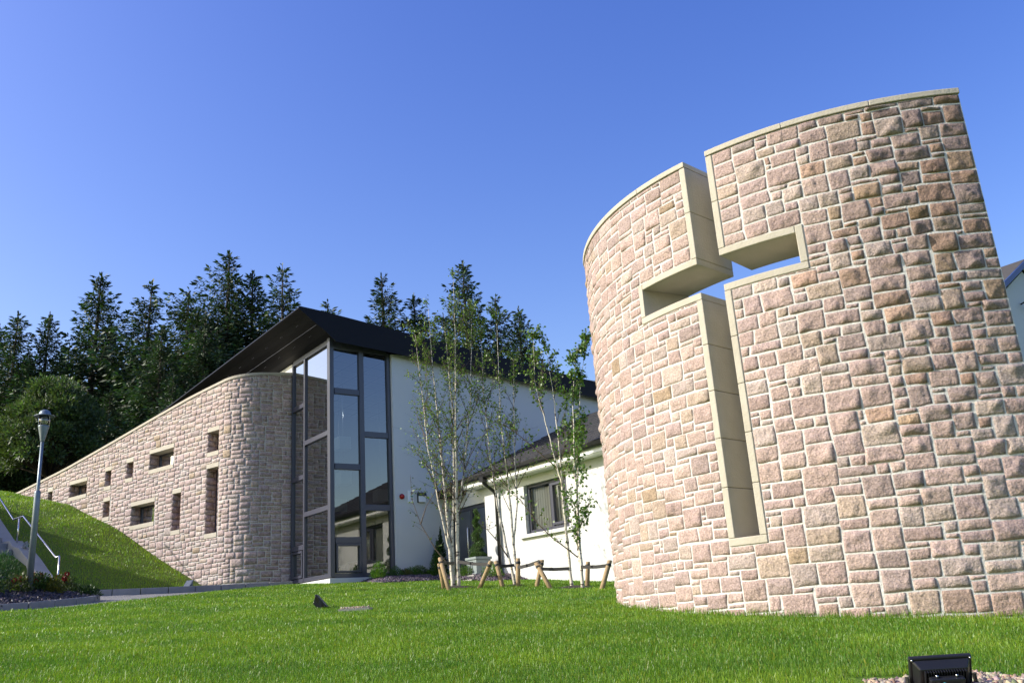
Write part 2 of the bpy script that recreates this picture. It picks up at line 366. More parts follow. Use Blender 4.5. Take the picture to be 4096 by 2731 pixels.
# ------------------------------------------------------------------ curved wall with the cross
CX, CY, RW = 4.944, 12.06, 3.795
def build_cross_wall():
    t = thing('curved_stone_wall', 'tall curved pink granite wall pierced by a cross shaped opening', 'wall', (CX, CY, -.35))
    def mp(u, v, h):
        a = -math.pi / 2 + u / RW; r = RW + h
        return np.stack([r * np.cos(a), r * np.sin(a), v], -1)
    UL, UR = -6.25, -.10
    holes = [(-4.10, -1.87, 3.28, 3.78), (-3.19, -2.74, .57, 5.2)]
    def tintf(u, v, rr):
        k = min(1, max(0, (u + 2.2) / 1.6)) * min(1, max(0, (v - 1.2) / 2.2))      # high on the right hand end: browner weathered stones plus painted grazing shade
        m = np.array([1, 1, 1]) * (1 - k * .40)
        if v < .12 - .1 * u * .3 - .25: m = m * np.array([.92, .88, .82])       # soil splash on the lowest stones
        if v > 4.72: m = m * rr.uniform(.82, 1.0)                            # damp under the coping
        if rr.random() < k * .4: m = m * np.array([1.0, .91, .78])
        return m
    relf = lambda u, v: 1 + .75 * min(1, max(0, (u + 2.6) / 1.6)) * min(1, max(.25, (v + .2) / 2.5))
    V, F, Cc = lay_stones(UL, UR, -.7, 4.93, .068, .054, holes, mp, lambda u: 4.925, lambda u: -.75, .024, 11,
                          keysU=(-4.10, -1.87, -3.19, -2.74), keysV=(3.28, 3.78, .57), tintf=tintf, relf=relf, hc=(2, 3, 3, 3, 4))
    np_mesh('stone_facing', V, F, M['stone'], t, Cc, True)
    # rough end of the wall
    a0 = -math.pi / 2 + UR / RW
    ex, ey = math.cos(a0), math.sin(a0); tx, ty = -math.sin(a0), math.cos(a0)
    def mpe(u, v, h):
        r = RW - .01 - u
        return np.stack([r * ex + (h - .004) * tx, r * ey + (h - .004) * ty, v], -1)
    V, F, Cc = lay_stones(.0, .68, -.7, 4.93, .075, .052, [], mpe, lambda u: 4.925, lambda u: -.75, .05, 12)
    np_mesh('end_facing', V, F[:, ::1], M['stone'], t, Cc, True)
    def cblock(b, u0, u1, v0, v1, r0, r1):
        n = max(1, int(abs(u1 - u0) / .12))
        vs = []; fs = []
        for i in range(n + 1):
            a = -math.pi / 2 + (u0 + (u1 - u0) * i / n) / RW
            for r, v in ((r1, v0), (r1, v1), (r0, v1), (r0, v0)): vs.append((r * math.cos(a), r * math.sin(a), v))
        for i in range(n):
            o = i * 4
            for k in range(4): fs.append((o + k, o + 4 + k, o + 4 + (k + 1) % 4, o + (k + 1) % 4))
        fs.append((0, 1, 2, 3)); fs.append((n * 4 + 3, n * 4 + 2, n * 4 + 1, n * 4))
        b.add(vs, fs)
    core = MB(); rc0, rc1 = 3.11, RW
    for r in ((UL, -4.10, -.7, 4.93), (-4.10, -3.19, -.7, 3.28), (-4.10, -3.19, 3.78, 4.93), (-3.19, -2.74, -.7, .57), (-2.74, -1.87, -.7, 3.28), (-2.74, -1.87, 3.78, 4.93), (-1.87, UR, -.7, 4.93)):
        cblock(core, *r, rc0, rc1 + .004)
    core.build('mortar_core', M['mortar'], t)
    fr = MB(); r0, r1 = 3.09, RW + .019; g = .0018
    def run_u(u0, u1, v0, v1, step):
        n = max(1, round((u1 - u0) / step))
        for i in range(n): cblock(fr, u0 + (u1 - u0) * i / n + g, u0 + (u1 - u0) * (i + 1) / n - g, v0, v1, r0, r1)
    def run_v(u0, u1, v0, v1, step):
        n = max(1, round((v1 - v0) / step))
        for i in range(n): cblock(fr, u0, u1, v0 + (v1 - v0) * i / n + g, v0 + (v1 - v0) * (i + 1) / n - g, r0, r1)
    run_v(-3.19, -3.11, 3.78, 4.93, .58); run_u(-4.02, -3.11, 3.70, 3.78, .92); run_v(-4.10, -4.02, 3.36, 3.78, .5)
    run_u(-4.10, -3.11, 3.28, 3.36, 1.0); run_v(-3.19, -3.11, .65, 3.28, .55); run_u(-3.19, -2.74, .57, .65, .6)
    run_v(-2.82, -2.74, 3.78, 4.93, .58); run_u(-2.82, -1.95, 3.70, 3.78, .92); run_v(-1.95, -1.87, 3.36, 3.78, .5)
    run_u(-2.82, -1.87, 3.28, 3.36, 1.0); run_v(-2.82, -2.74, .65, 3.28, .55)
    fr.build('cross_surround', M['sand'], t, .009)
    for (a, b) in ((UL - .03, -3.11), (-2.82, UR + .01)):
        cp = MB(); n = max(1, round((b - a) / .85))
        for i in range(n): cblock(cp, a + (b - a) * i / n + g, a + (b - a) * (i + 1) / n - g, 4.935, 5.0, 3.07, RW + .028)
        cp.build('coping', M['sand'], t, .008)
build_cross_wall()

# ------------------------------------------------------------------ main building (local frame: x along the right facade, y along the left face)
BR = R_(37.07); BC = (-4.70, 22.0)
cb, sb = math.cos(BR), math.sin(BR)
def wl(x, y): return (BC[0] + x * cb - y * sb, BC[1] + x * sb + y * cb)
bld = thing('glass_fronted_building', 'modern building with sweeping rubble stone wall, tall glazed corner and dark overhanging roof', 'building', (BC[0], BC[1], 1.0), BR)
ARC = .9; acx, acy = -.8, 2.45 + ARC; a_end = -math.pi + math.atan2(.277, .961); ALEN = ARC * (-math.pi / 2 - a_end); UE = .8 + ALEN
ex_, ey_ = acx + ARC * math.cos(a_end), acy + ARC * math.sin(a_end)
def wall_pt(u, h):
    u = np.asarray(u, float); h = np.asarray(h, float)
    a = -math.pi / 2 - (np.clip(u, .8, UE) - .8) / ARC
    xs = np.where(u < .8, -u, np.where(u < UE, acx + (ARC + h) * np.cos(a), ex_ + (u - UE) * -.277 + h * -.961))
    ys = np.where(u < .8, 2.45 - h, np.where(u < UE, acy + (ARC + h) * np.sin(a), ey_ + (u - UE) * .961 + h * -.277))
    return xs, ys
def wmap(u, v, h):
    x, y = wall_pt(u, h); return np.stack([x, y, v], -1)
CU = [0, 2.51, 3.33, 5.75, 7.91, 10.55, 13.64, 17]; CZ = [6.98, 6.73, 6.66, 6.32, 6.0, 5.63, 5.31, 4.95]
ctop = lambda u: float(np.interp(u, CU, CZ))
WIN = [(2.14, 2.66, 2.68, 4.41), (2.16, 2.66, 4.85, 5.41), (3.84, 4.25, 2.94, 3.95), (5.15, 6.37, 3.31, 3.87), (4.30, 5.53, 4.81, 5.28),
       (6.40, 6.77, 4.74, 5.21), (7.60, 7.96, 3.74, 4.21), (7.62, 7.97, 4.67, 5.14), (9.05, 10.13, 4.62, 5.02), (11.24, 11.56, 4.60, 4.99)]
def build_stone_wing():
    holes = [(a - .02, b + .02, c - .12, d + .12) for a, b, c, d in WIN]
    kU = sorted(set(sum([[a - .02, b + .02] for a, b, c, d in WIN], [])))
    # two columns of windows share their lines
    kV = sorted(set(sum([[c - .12, d + .12] for a, b, c, d in WIN], [])))
    botf = lambda u: float(np.interp(u, BU, BZ)) if u > 2.3 else 1.0
    V, F, Cc = lay_stones(0.0, 16.0, .9, 7.0, .070, .055, holes, wmap, lambda u: ctop(u) - .09, botf, .048, 21, gap=.005, prot=.008, rough=.010,
                          wc=(2, 3, 3, 4, 4, 5, 5), hc=(2, 2, 2, 3, 3), tintf=lambda u, v, rr: np.array([.92, .965, 1.0]))
    # wall body with its openings
    b = MB(); b.cur = 0
    ul = sorted(set([0, .8] + list(np.linspace(.8, UE, 9)) + list(np.linspace(UE, 16, 30)) + sum([[a - .02, bb + .02] for a, bb, c, d in WIN], [])))
    for u0, u1 in zip(ul[:-1], ul[1:]):
        um = (u0 + u1) / 2
        sp = sorted([(c - .12, d + .12) for a, bb, c, d in WIN if a - .02 < um < bb + .02])
        z = .7
        for c, d in sp + [(None, None)]:
            tops = (c, c) if c is not None else (ctop(u0) - .08, ctop(u1) - .08)
            (xa, ya), (xb, yb) = wall_pt(u0, 0), wall_pt(u1, 0)
            b.add([(xa, ya, z), (xb, yb, z), (xb, yb, tops[1]), (xa, ya, tops[0])], [(0, 1, 2, 3)])
            if c is None: break
            z = d
        (xa, ya), (xb, yb) = wall_pt(u0, -.45), wall_pt(u1, -.45)
        b.add([(xa, ya, .7), (xb, yb, .7), (xb, yb, ctop(u1) - .08), (xa, ya, ctop(u0) - .08)], [(3, 2, 1, 0)])
    wall = np_mesh('stone_wall', V, F, M['stone_far'], bld, Cc, True)
    b.build('mortar_bed', M['mortar'], wall)
    # coping that follows the falling top
    cp = MB(); uu = list(np.linspace(0, .8, 3)) + list(np.linspace(.8, UE, 12))[1:] + list(np.linspace(UE, 16, 18))[1:]
    vs = []; fs = []
    for u in uu:
        zt = ctop(u)
        for h, z in ((.035, zt - .085), (.035, zt - .015), (-.5, zt - .015), (-.5, zt - .085)):
            x, y = wall_pt(u, h); vs.append((float(x), float(y), z))
    for i in range(len(uu) - 1):
        for k in range(4): fs.append((i * 4 + k, i * 4 + (k + 1) % 4, i * 4 + 4 + (k + 1) % 4, i * 4 + 4 + k))
    fs += [(0, 3, 2, 1), tuple(len(vs) - 4 + k for k in range(4))]
    cp.add(vs, fs); cp.build('coping', M['sand'], wall)
    def ub(b, u0, u1, h0, h1, z0, z1):
        P = [wall_pt(u, h) for u, h in ((u0, h1), (u1, h1), (u1, h0), (u0, h0))]
        b.hexa([(float(x), float(y), z0) for x, y in P] + [(float(x), float(y), z1) for x, y in P])
    rev_m = M['stone_far']
    for (a, bb, c, d) in WIN:
        f = MB(); D0, D1 = -.36, -.30; w = .05
        ub(f, a, a + w, D0, D1, c, d); ub(f, bb - w, bb, D0, D1, c, d); ub(f, a + w, bb - w, D0, D1, c, c + w); ub(f, a + w, bb - w, D0, D1, d - w, d)
        if bb - a > .9: ub(f, (a + bb) / 2 - .3, (a + bb) / 2 - .25, D0, D1 + .004, c + w, d - w)
        win = f.build('window', M['frame'], bld)
        l = MB(); ub(l, a - .02, bb + .02, -.40, .016, d, d + .12); l.build('lintel', M['sand'], win, .006)
        l = MB(); ub(l, a - .02, bb + .02, -.40, .02, c - .12, c); l.build('sill', M['sand'], win, .006)
        l = MB(); ub(l, a + w, bb - w, -.335, -.33, c + w, d - w); l.build('pane', M['glassd'], win)
        # coursed stone reveals
        for ue, sg in ((a, -1), (bb, 1)):
            z = c; Vr = []; Fr = []; Cr = []; n0 = 0
            rr = random.Random(int(ue * 100))
            while z < d - .02:
                h = min(rr.uniform(.13, .2), d - z); x0 = .0
                cut = rr.choice([.16, .24, .4])
                for h0, h1 in ((-.30, -cut), (-cut, .01)):
                    if h1 - h0 < .03: continue
                    q = MB(); e = .004
                    us_ = sorted([ue + sg * .02, ue + sg * -.004 + rr.uniform(-.004, .004)])
                    ub(q, us_[0], us_[1], h0 + e, h1 - e, z + e, z + h - e)
                    Vr += q.v; Fr += [[n0 + i for i in ff] for ff in q.f]; n0 += 8
                    Cr += [PAL[rr.randrange(8)] * rr.uniform(.8, 1.05)] * 8
                z += h
            np_mesh('reveal', Vr, Fr, M['stone_far'], win, Cr)
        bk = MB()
        ub(bk, a - .012, bb + .012, -.44, -.43, c, d); bk.build('unlit_room_sheet', M['black'], win)  # black sheet stands in for the unlit room behind the pane
build_stone_wing()

def build_glazing():
    fr = MB()
    # left face (x = 0), transoms at two heights sets
    X0, X1 = -.02, .08
    fr.box(-.05, .07, -.05, .10, 1.25, 7.3)                 # corner post
    fr.box(X0, X1, 1.58, 1.66, 1.25, 7.2); fr.box(X0, X1, 2.38, 2.46, 1.25, 7.2)
    fr.box(X0, X1, .10, 2.38, 7.12, 7.26); fr.box(X0, X1, .10, 2.38, 1.25, 1.34)
    for z in (4.80, 2.93): fr.box(X0 - .005, X1, .10, 1.58, z - .06, z + .06)
    for z in (5.86, 3.93, 2.12): fr.box(X0 - .005, X1, 1.66, 2.38, z - .06, z + .06)
    # right face (y = 0)
    Y0, Y1 = -.02, .08
    fr.box(.80, .93, Y0 - .01, Y1, 1.25, 7.08); fr.box(1.62, 1.71, Y0 - .02, Y1, 1.25, 7.03)
    fr.box(.07, 1.62, Y0 - .006, Y1 - .005, 6.98, 7.3); fr.box(.07, 1.62, Y0 - .006, Y1 - .005, 1.22, 1.33)
    for z in (5.87, 3.93, 2.12): fr.box(.10, .80, Y0, Y1, z - .075, z + .075)
    for z in (4.79, 2.92): fr.box(.93, 1.62, Y0, Y1, z - .075, z + .075)
    scr = fr.build('glazed_screen', M['frame'], bld, .006)
    for (y0, y1, z0, z1) in ((1.69, 2.35, 1.36, 2.04),):
        s2 = MB(); s2.box(-.035, .03, y0, y1, z0, z0 + .06); s2.box(-.035, .03, y0, y1, z1 - .06, z1); s2.box(-.035, .03, y0, y0 + .05, z0 + .06, z1 - .06); s2.box(-.035, .03, y1 - .05, y1, z0 + .06, z1 - .06)
    s2.build('sash', M['frame'], scr, .005)
    for (x0, x1, z0, z1) in ((.115, .79, 1.345, 2.04),):
        s2 = MB(); s2.box(x0, x1, -.04, .03, z0, z0 + .05); s2.box(x0, x1, -.04, .03, z1 - .06, z1); s2.box(x0, x0 + .05, -.04, .03, z0 + .05, z1 - .06); s2.box(x1 - .05, x1, -.04, .03, z0 + .05, z1 - .06)
    s2.build('sash', M['frame'], scr, .005)
    def pane(pts):
        p = MB(); p.add(pts, [(0, 1, 2, 3)]); p.build('pane', M['glass'], scr)
    for z0, z1 in ((1.34, 2.87), (2.99, 4.74), (4.86, 7.12)):
        pane([(.03, .1, z0), (.03, .1, z1), (.03, 1.58, z1), (.03, 1.58, z0)])
    for z0, z1 in ((1.34, 2.06), (2.18, 3.87), (3.99, 5.80), (5.92, 7.12)):
        pane([(.03, 1.66, z0), (.03, 1.66, z1), (.03, 2.38, z1), (.03, 2.38, z0)])
    for z0, z1 in ((1.33, 2.045), (2.195, 3.855), (4.005, 5.795), (5.945, 6.98)):
        pane([(.1, .03, z0), (.8, .03, z0), (.8, .03, z1), (.1, .03, z1)])
    for z0, z1 in ((1.33, 2.845), (2.995, 4.715), (4.865, 6.98)):
        pane([(.93, .03, z0), (1.62, .03, z0), (1.62, .03, z1), (.93, .03, z1)])
    sl = MB(); sl.box(-.09, 1.712, -.10, .14, 1.02, 1.22); sl.box(-.09, .14, .14, 3.0, 1.02, 1.22); sl.build('sill', M['white'], bld, .01)
    # cheek between the glass head and the stone
    ch = MB(); ch.box(-.0, .08, 2.47, 3.6, 6.85, 7.22); ch.build('cheek_panel', M['white'], bld)
build_glazing()

def build_shell():
    w = MB(); w.box(1.715, 11.0, -.115, .22, .8, 7.0); w.build('rendered_wall', M['white'], bld)
    # roof: extruded section with a curled overhang to the left
    prof = [(-1.01, 7.83), (-.97, 7.80), (-.90, 7.755), (-.81, 7.70), (-.65, 7.575), (-.5, 7.47), (-.35, 7.385), (-.2, 7.31), (-.06, 7.26), (.12, 7.215), (1.6, 7.09), (11, 6.30), (11, 6.72), (4.4, 7.28), (-.4, 7.84), (-.98, 7.885)]
    r = MB(); r.prism(prof, 'y', -.30, 13.0); ro = r.build('roof', M['roof'], bld)
    f = MB(); f.prism([(-1.015, 7.828), (-.90, 7.745), (-.81, 7.692), (-.65, 7.565), (-.5, 7.46), (-.35, 7.37), (-.2, 7.255), (.0, 7.08), (1.6, 6.975), (8.7, 6.385), (11, 6.19), (11, 6.73), (8.7, 6.895), (-.4, 7.85), (-.985, 7.892)], 'y', -.325, -.301); f.build('fascia', M['roof'], ro)
    # soffit joint and rivets
    for (x, z) in ((-.72, 7.628), (-.36, 7.39)):
        for k in range(9):
            y = .4 + k * 1.05
            for dy in (0, .09): rv = MB(); rv.lathe([(.0, -.012), (.013, -.012), (.013, .004)], 8, (x, y + dy, z)); rv.build('soffit_rivet', M['frame'], ro)
    jt = MB(); jt.box(-.512, -.506, -.29, 12.8, 7.466, 7.472); jt.build('soffit_joint', M['frame'], ro)
    # interior
    fl = MB(); fl.box(.1, 9, .25, 6.4, 1.12, 1.25); fl.build('floor', M['floor'], bld)
    iw = MB(); iw.box(.1, 7.2, 6.2, 6.35, 1.25, 7.0); iw.box(7.0, 7.15, .25, 6.2, 1.25, 7.0); iw.box(3.1, 7.0, 3.6, 3.75, 1.25, 3.9); iw.box(3.1, 3.25, 3.75, 6.2, 1.25, 3.9)
    iw.box(.12, .22, 3.0, 6.2, 1.25, 7.0); iw.build('interior_wall', M['inner'], bld)
    ce = MB(); ce.add([(.1, .1, 7.1), (9, .1, 6.4), (9, 6.4, 6.4), (.1, 6.4, 7.1)], [(0, 1, 2, 3)]); ce.build('ceiling', M['ceil'], bld)
    mz = MB(); mz.box(3.6, 7.0, 1.0, 3.6, 3.8, 4.0); mz.build('gallery', M['inner'], bld)
build_shell()

# things inside the glazed corner
def wbox(name, label, cat, x, y, z, group=None):
    X, Y = wl(x, y); return thing(name, label, cat, (X, Y, z), BR, group)
t = wbox('table', 'white square table behind the glazed corner', 'table', 1.95, 2.2, 1.25)
b = MB(); b.box(-.33, .33, -.33, .33, .50, .53); b.build('tabletop', M['cream'], t, absz=False)
for sx in (-.3, .3):
    for sy in (-.3, .3):
        b = MB(); b.box(sx - .02, sx + .02, sy - .02, sy + .02, 0, .50); b.build('leg', M['cream'], t, absz=False)
b = MB(); b.box(-.3, .3, -.31, -.29, .32, .35); b.build('rail', M['cream'], t, absz=False)
def chair(x, y, rz, lab):
    X, Y = wl(x, y); t = thing('chair', lab, 'chair', (X, Y, 1.25), BR + rz, 'white chairs round the table')
    b = MB(); b.box(-.2, .2, -.2, .2, .40, .43); b.build('seat', M['cream'], t, absz=False)
    b = MB(); b.box(-.2, .2, .19, .22, .5, .8); b.build('backrest', M['cream'], t, absz=False)
    for sx in (-.18, .18):
        b = MB(); b.tube([(sx, -.18, .40), (sx, -.2, 0), (sx, .22, 0), (sx, .205, .8)], .012, 6); b.build('leg', M['cream'], t, absz=False)
chair(1.2, 2.2, 1.2, 'white chair on the left of the white table'); chair(2.75, 2.25, -1.3, 'white chair on the right of the white table')
for i, (x, y, z, lab) in enumerate(((1.4, 2.2, 3.85, 'upper left white cube pendant lamp behind the corner glass'), (1.45, 2.6, 3.15, 'lower left white cube pendant lamp behind the corner glass'),
                                    (2.7, 2.5, 3.45, 'right hand white cube pendant lamp behind the corner glass'), (.9, 1.2, 4.6, 'highest white cube pendant lamp behind the corner glass'))):
    t = wbox('pendant_lamp', lab, 'lamp', x, y, z, 'cube pendant lamps')
    b = MB(); b.box(-.17, .17, -.17, .17, 0, .34); b.build('lamp_shade', M['cream'], t, .01, absz=False)
    b = MB(); b.tube([(0, 0, .34), (0, 0, 6.75 - z)], .008, 6); b.build('cord', M['steel'], t, absz=False)

# things on the white wall
t = wbox('wall_beacon', 'small red round beacon on the white wall beside the glazing', 'beacon', 1.91, -.115, 3.14)
t.rotation_euler = (0, 0, BR)
b = MB(); b.tube([(0, .0, .06), (0, -.025, .06)], [.07, .07], 16); b.build('base', M['red'], t, absz=False)
b = MB(); b.tube([(0, -.025, .06), (0, -.06, .06), (0, -.085, .06)], [.06, .055, .03], 16); b.build('lens', M['red'], t, absz=False)
t = wbox('safety_sign', 'white safety sign with green and black symbols on the white wall', 'sign', 2.16, -.115, 3.05)
b = MB(); b.box(-.085, .085, -.03, 0, 0, .31); b.build('sign_plate', M['cream'], t, .006, absz=False)
b = MB(); b.cur = 0; b.box(-.005, .07, -.034, -.03, .135, .175)
b.cur = 1; b.tube([(.033, -.033, .245), (.033, -.03, .245)], .038, 16)
for zz in (.10, .075):
    for k in range(4): b.box(-.005 + k * .02, .009 + k * .02, -.034, -.03, zz - .008, zz + .008)
b.cur = 2; b.box(.027, .033, -.037, -.0335, .215, .275); b.box(.038, .044, -.037, -.0335, .22, .27); b.box(.0, .012, -.037, -.0335, .24, .25)
b.build('symbols', [M['green'], M['black'], M['cream']], t, absz=False)
t = wbox('entry_box', 'grey boxed entry panel with black hood on the white wall', 'entry panel', 2.48, -.115, 3.05)
b = MB(); b.box(-.12, .12, -.03, 0, 0, .26); b.build('back_plate', M['black'], t, .02, absz=False)
b = MB(); b.box(-.095, .105, -.075, -.03, .01, .175); b.build('casing', M['cream'], t, .012, absz=False)
b = MB(); b.prism([(-.03, .18), (-.095, .18), (-.08, .25), (-.03, .27)], 'x', -.12, .12); b.build('hood', M['black'], t, absz=False)

# ------------------------------------------------------------------ white bungalow and link entrance
hs = thing('white_bungalow', 'white rendered bungalow with dark tiled roof behind the birches', 'house', (*wl(3.3, -1.84), .3), BR)
OX, OY = 3.3, -1.84
class LB(MB):      # bungalow parts in the building frame, shifted to the bungalow's own base
    def build(s, name, mats, parent=None, bevel=0.0):
        s.v = [(v[0] - OX, v[1] - OY, v[2]) for v in s.v]; return MB.build(s, name, mats, parent, bevel)
b = LB()
FX = 3.3
for (y0, y1, z0, z1) in ((-3.48, -1.84, .2, 3.2), (-9.6, -5.07, .2, 3.2), (-5.07, -3.48, .2, 1.86), (-5.07, -3.48, 3.0, 3.2)): b.box(FX, FX + .3, y0, y1, z0, z1)
b.box(FX + .3, 11.0, -2.14, -1.84, .2, 3.4); b.prism([(3.6, 3.3), (11.0, 3.3), (7.3, 5.0)], 'y', -2.12, -1.9); b.box(FX + .3, 11, -9.6, -9.3, .2, 3.4)
b.build('wall', M['white'], hs)
b = LB(); b.box(FX - .016, FX, -9.6, -2.6, .2, 1.03); b.build('plinth', M['white'], hs, .004)
roof = LB()
def slope(b, y0, y1, xe, ze, xr, zr, th):
    b.hexa([(xe, y1, ze - th), (xe, y0, ze - th), (xr, y0, zr - th), (xr, y1, zr - th), (xe, y1, ze), (xe, y0, ze), (xr, y0, zr), (xr, y1, zr)])
slope(roof, -9.9, -1.42, 2.98, 3.47, 7.3, 5.47, .10); slope(roof, -9.9, -1.42, 11.6, 3.47, 7.3, 5.47, .10)
ro = roof.build('roof', M['tile'], hs)
b = LB()                                                  # roof tile courses as real ridges
for k in range(15):
    f0 = k / 15; f1 = (k + 1) / 15
    xa, za = 2.98 + (7.3 - 2.98) * f0, 3.47 + 2.0 * f0; xb, zb = 2.98 + (7.3 - 2.98) * f1, 3.47 + 2.0 * f1
    nn = 28
    for i in range(nn):
        y0 = -9.88 + i * (8.46 / nn) + (0 if k % 2 else .15); y1 = y0 + 8.46 / nn - .006
        y0 = max(y0, -9.88); y1 = min(y1, -1.44)
        if y1 - y0 < .03: continue
        b.hexa([(xa, y1, za + .002), (xa, y0, za + .002), (xb + .02, y0, zb + .002), (xb + .02, y1, zb + .002), (xa, y1, za + .03), (xa, y0, za + .03), (xb + .02, y0, zb + .014), (xb + .02, y1, zb + .014)])
b.build('tile_courses', M['tile'], ro)
b = LB(); b.box(2.95, 2.975, -9.9, -1.45, 3.22, 3.38); b.box(2.975, FX + .0, -9.9, -1.45, 3.20, 3.222); b.box(2.95, 3.3, -1.45, -1.425, 3.20, 3.40); b.build('fascia_board', M['cream'], hs)
b = LB(); b.prism([(2.83, 3.43), (2.84, 3.36), (2.88, 3.325), (2.92, 3.33), (2.948, 3.37), (2.948, 3.43)], 'y', -9.9, -1.40); b.build('gutter', M['black'], hs)
b = LB(); b.tube([(2.89, -2.42, 3.33), (2.89, -2.42, 3.22), (3.2, -2.44, 3.0), (3.22, -2.45, 2.85), (3.22, -2.45, .75)], .04, 10); b.box(2.82, 2.95, -2.5, -2.34, 3.24, 3.36); b.build('downpipe', M['black'], hs)
b = LB()
x0, x1 = FX + .10, FX + .17
b.box(x0, x1, -5.07, -3.48, 1.86, 1.95); b.box(x0, x1, -5.07, -3.48, 2.93, 3.0); b.box(x0, x1, -3.56, -3.48, 1.95, 2.93); b.box(x0, x1, -5.07, -5.0, 1.95, 2.93); b.box(x0, x1, -4.40, -4.33, 1.95, 2.93)
b.box(x0 - .03, x0 + .03, -4.98, -4.42, 1.97, 2.03); b.box(x0 - .03, x0 + .03, -4.98, -4.42, 2.86, 2.92); b.box(x0 - .03, x0 + .03, -4.47, -4.42, 2.03, 2.86); b.box(x0 - .03, x0 + .03, -4.98, -4.93, 2.03, 2.86)
wn = b.build('window', M['frame'], hs, .004)
b = LB(); b.box(FX - .09, FX + .1, -5.25, -3.28, 1.78, 1.86); b.build('sill', M['white'], wn, .008)
for (ya, yb) in ((-4.33, -3.56), (-4.98, -4.42)):
    b = LB(); b.add([(x0 + .03, ya, 1.95), (x0 + .03, yb, 1.95), (x0 + .03, yb, 2.93), (x0 + .03, ya, 2.93)], [(3, 2, 1, 0)]); b.build('pane', M['clear'], wn)
b = LB()
for k in range(17):
    y = -4.98 + k * .09; a = .045
    b.add([(x1 + .05, y, 1.97), (x1 + .064, y + .0895, 1.97), (x1 + .064, y + .0895, 2.9), (x1 + .05, y, 2.9)], [(0, 1, 2, 3)])
b.build('blind', M['blind'], wn)
b = LB(); b.box(FX + .6, FX + .65, -6, -2.2, .3, 3.2); b.build('inner_wall', M['inner'], hs)

lk = thing('entrance_link', 'glazed entrance between the white wall and the bungalow', 'entrance', (*wl(3.3, -1.84), .3), BR)
b = LB(); b.box(3.34, 3.5, -1.84, -.05, 2.86, 3.25); b.build('fascia_panel', M['white'], lk)
b = LB(); b.box(2.95, 3.335, -.95, -.13, 3.16, 3.36); b.build('canopy', M['roof'], lk, .01)
b = LB(); b.box(3.28, 3.335, -1.84, -.955, 3.25, 3.31); b.box(3.28, 3.6, -1.84, -.05, 3.312, 3.33); b.build('gutter', M['roof'], lk)
b = LB(); b.box(3.42, 3.46, -1.84, -.05, 3.33, 3.56); b.build('clerestory_glass', M['lens'], lk)
b = LB(); b.box(3.36, 3.47, -1.84, -.05, 3.561, 3.60)
for k in range(5): b.box(3.38, 3.418, -1.80 + k * .42, -1.77 + k * .42, 3.33, 3.56)
b.build('clerestory_frame', M['frame'], lk)
b = LB()
b.box(3.4, 3.48, -1.84, -.05, 2.76, 2.86); b.box(3.4, 3.48, -.15, -.05, 1.0, 2.76); b.box(3.4, 3.48, -1.84, -1.80, 1.0, 2.76); b.box(3.4, 3.48, -1.08, -1.0, 1.0, 2.76); b.box(3.4, 3.48, -1.8, -.15, 1.0, 1.08)
dr = b.build('door_frame', M['frame'], lk, .004)
b = LB(); b.box(3.36, 3.39, -.96, -.93, 1.7, 2.3); b.tube([(3.36, -.945, 1.55), (3.33, -.945, 1.6), (3.33, -.945, 2.3), (3.36, -.945, 2.35)], .014, 8); b.build('handle', M['steel'], dr)
for (ya, yb) in ((-1.80, -1.08), (-1.0, -.15)):
    b = LB(); b.add([(3.44, ya, 1.08), (3.44, yb, 1.08), (3.44, yb, 2.76), (3.44, ya, 2.76)], [(3, 2, 1, 0)]); b.build('pane', M['glass'], dr)
b = LB(); b.box(3.5, 6.5, -1.8, -.1, 1.0, 1.04); b.box(5.8, 5.9, -1.84, -.05, 1.0, 3.4); b.box(3.5, 5.9, -.14, -.05, 1.04, 3.3); b.build('lobby', M['inner'], lk)

st = thing('entrance_step', 'low concrete step in front of the glazed entrance', 'step', (*wl(3.0, -1.7), .75), BR)
b = MB(); b.box(-.75, .28, -.95, 1.6, 0, .20); b.box(-.55, .28, -.75, 1.6, .20, .31); b.build('tread', M['slab'], st, .01, absz=False)

# ------------------------------------------------------------------ foliage card helper
def cards(P, D, L, W, rg, curl=None):
    n = len(P); D = D / (np.linalg.norm(D, axis=1, keepdims=True) + 1e-9)
    r = rg.normal(size=(n, 3)); S = np.cross(D, r); S /= (np.linalg.norm(S, axis=1, keepdims=True) + 1e-9)
    L = np.broadcast_to(L, n)[:, None]; W = np.broadcast_to(W, n)[:, None]
    V = np.stack([P, P + D * L * .5 + S * W * .5, P + D * L, P + D * L * .5 - S * W * .5], 1).reshape(-1, 3)
    return V, np.arange(n * 4).reshape(n, 4)
def tints(n, rg, lo=.6, hi=1.3, warm=.12):
    k = rg.uniform(lo, hi, n)[:, None]; c = np.repeat(k, 3, 1); c[:, 0] *= 1 + rg.normal(0, warm, n); c[:, 2] *= 1 + rg.normal(0, warm, n)
    return np.repeat(np.clip(c, .05, 2), 4, 0)

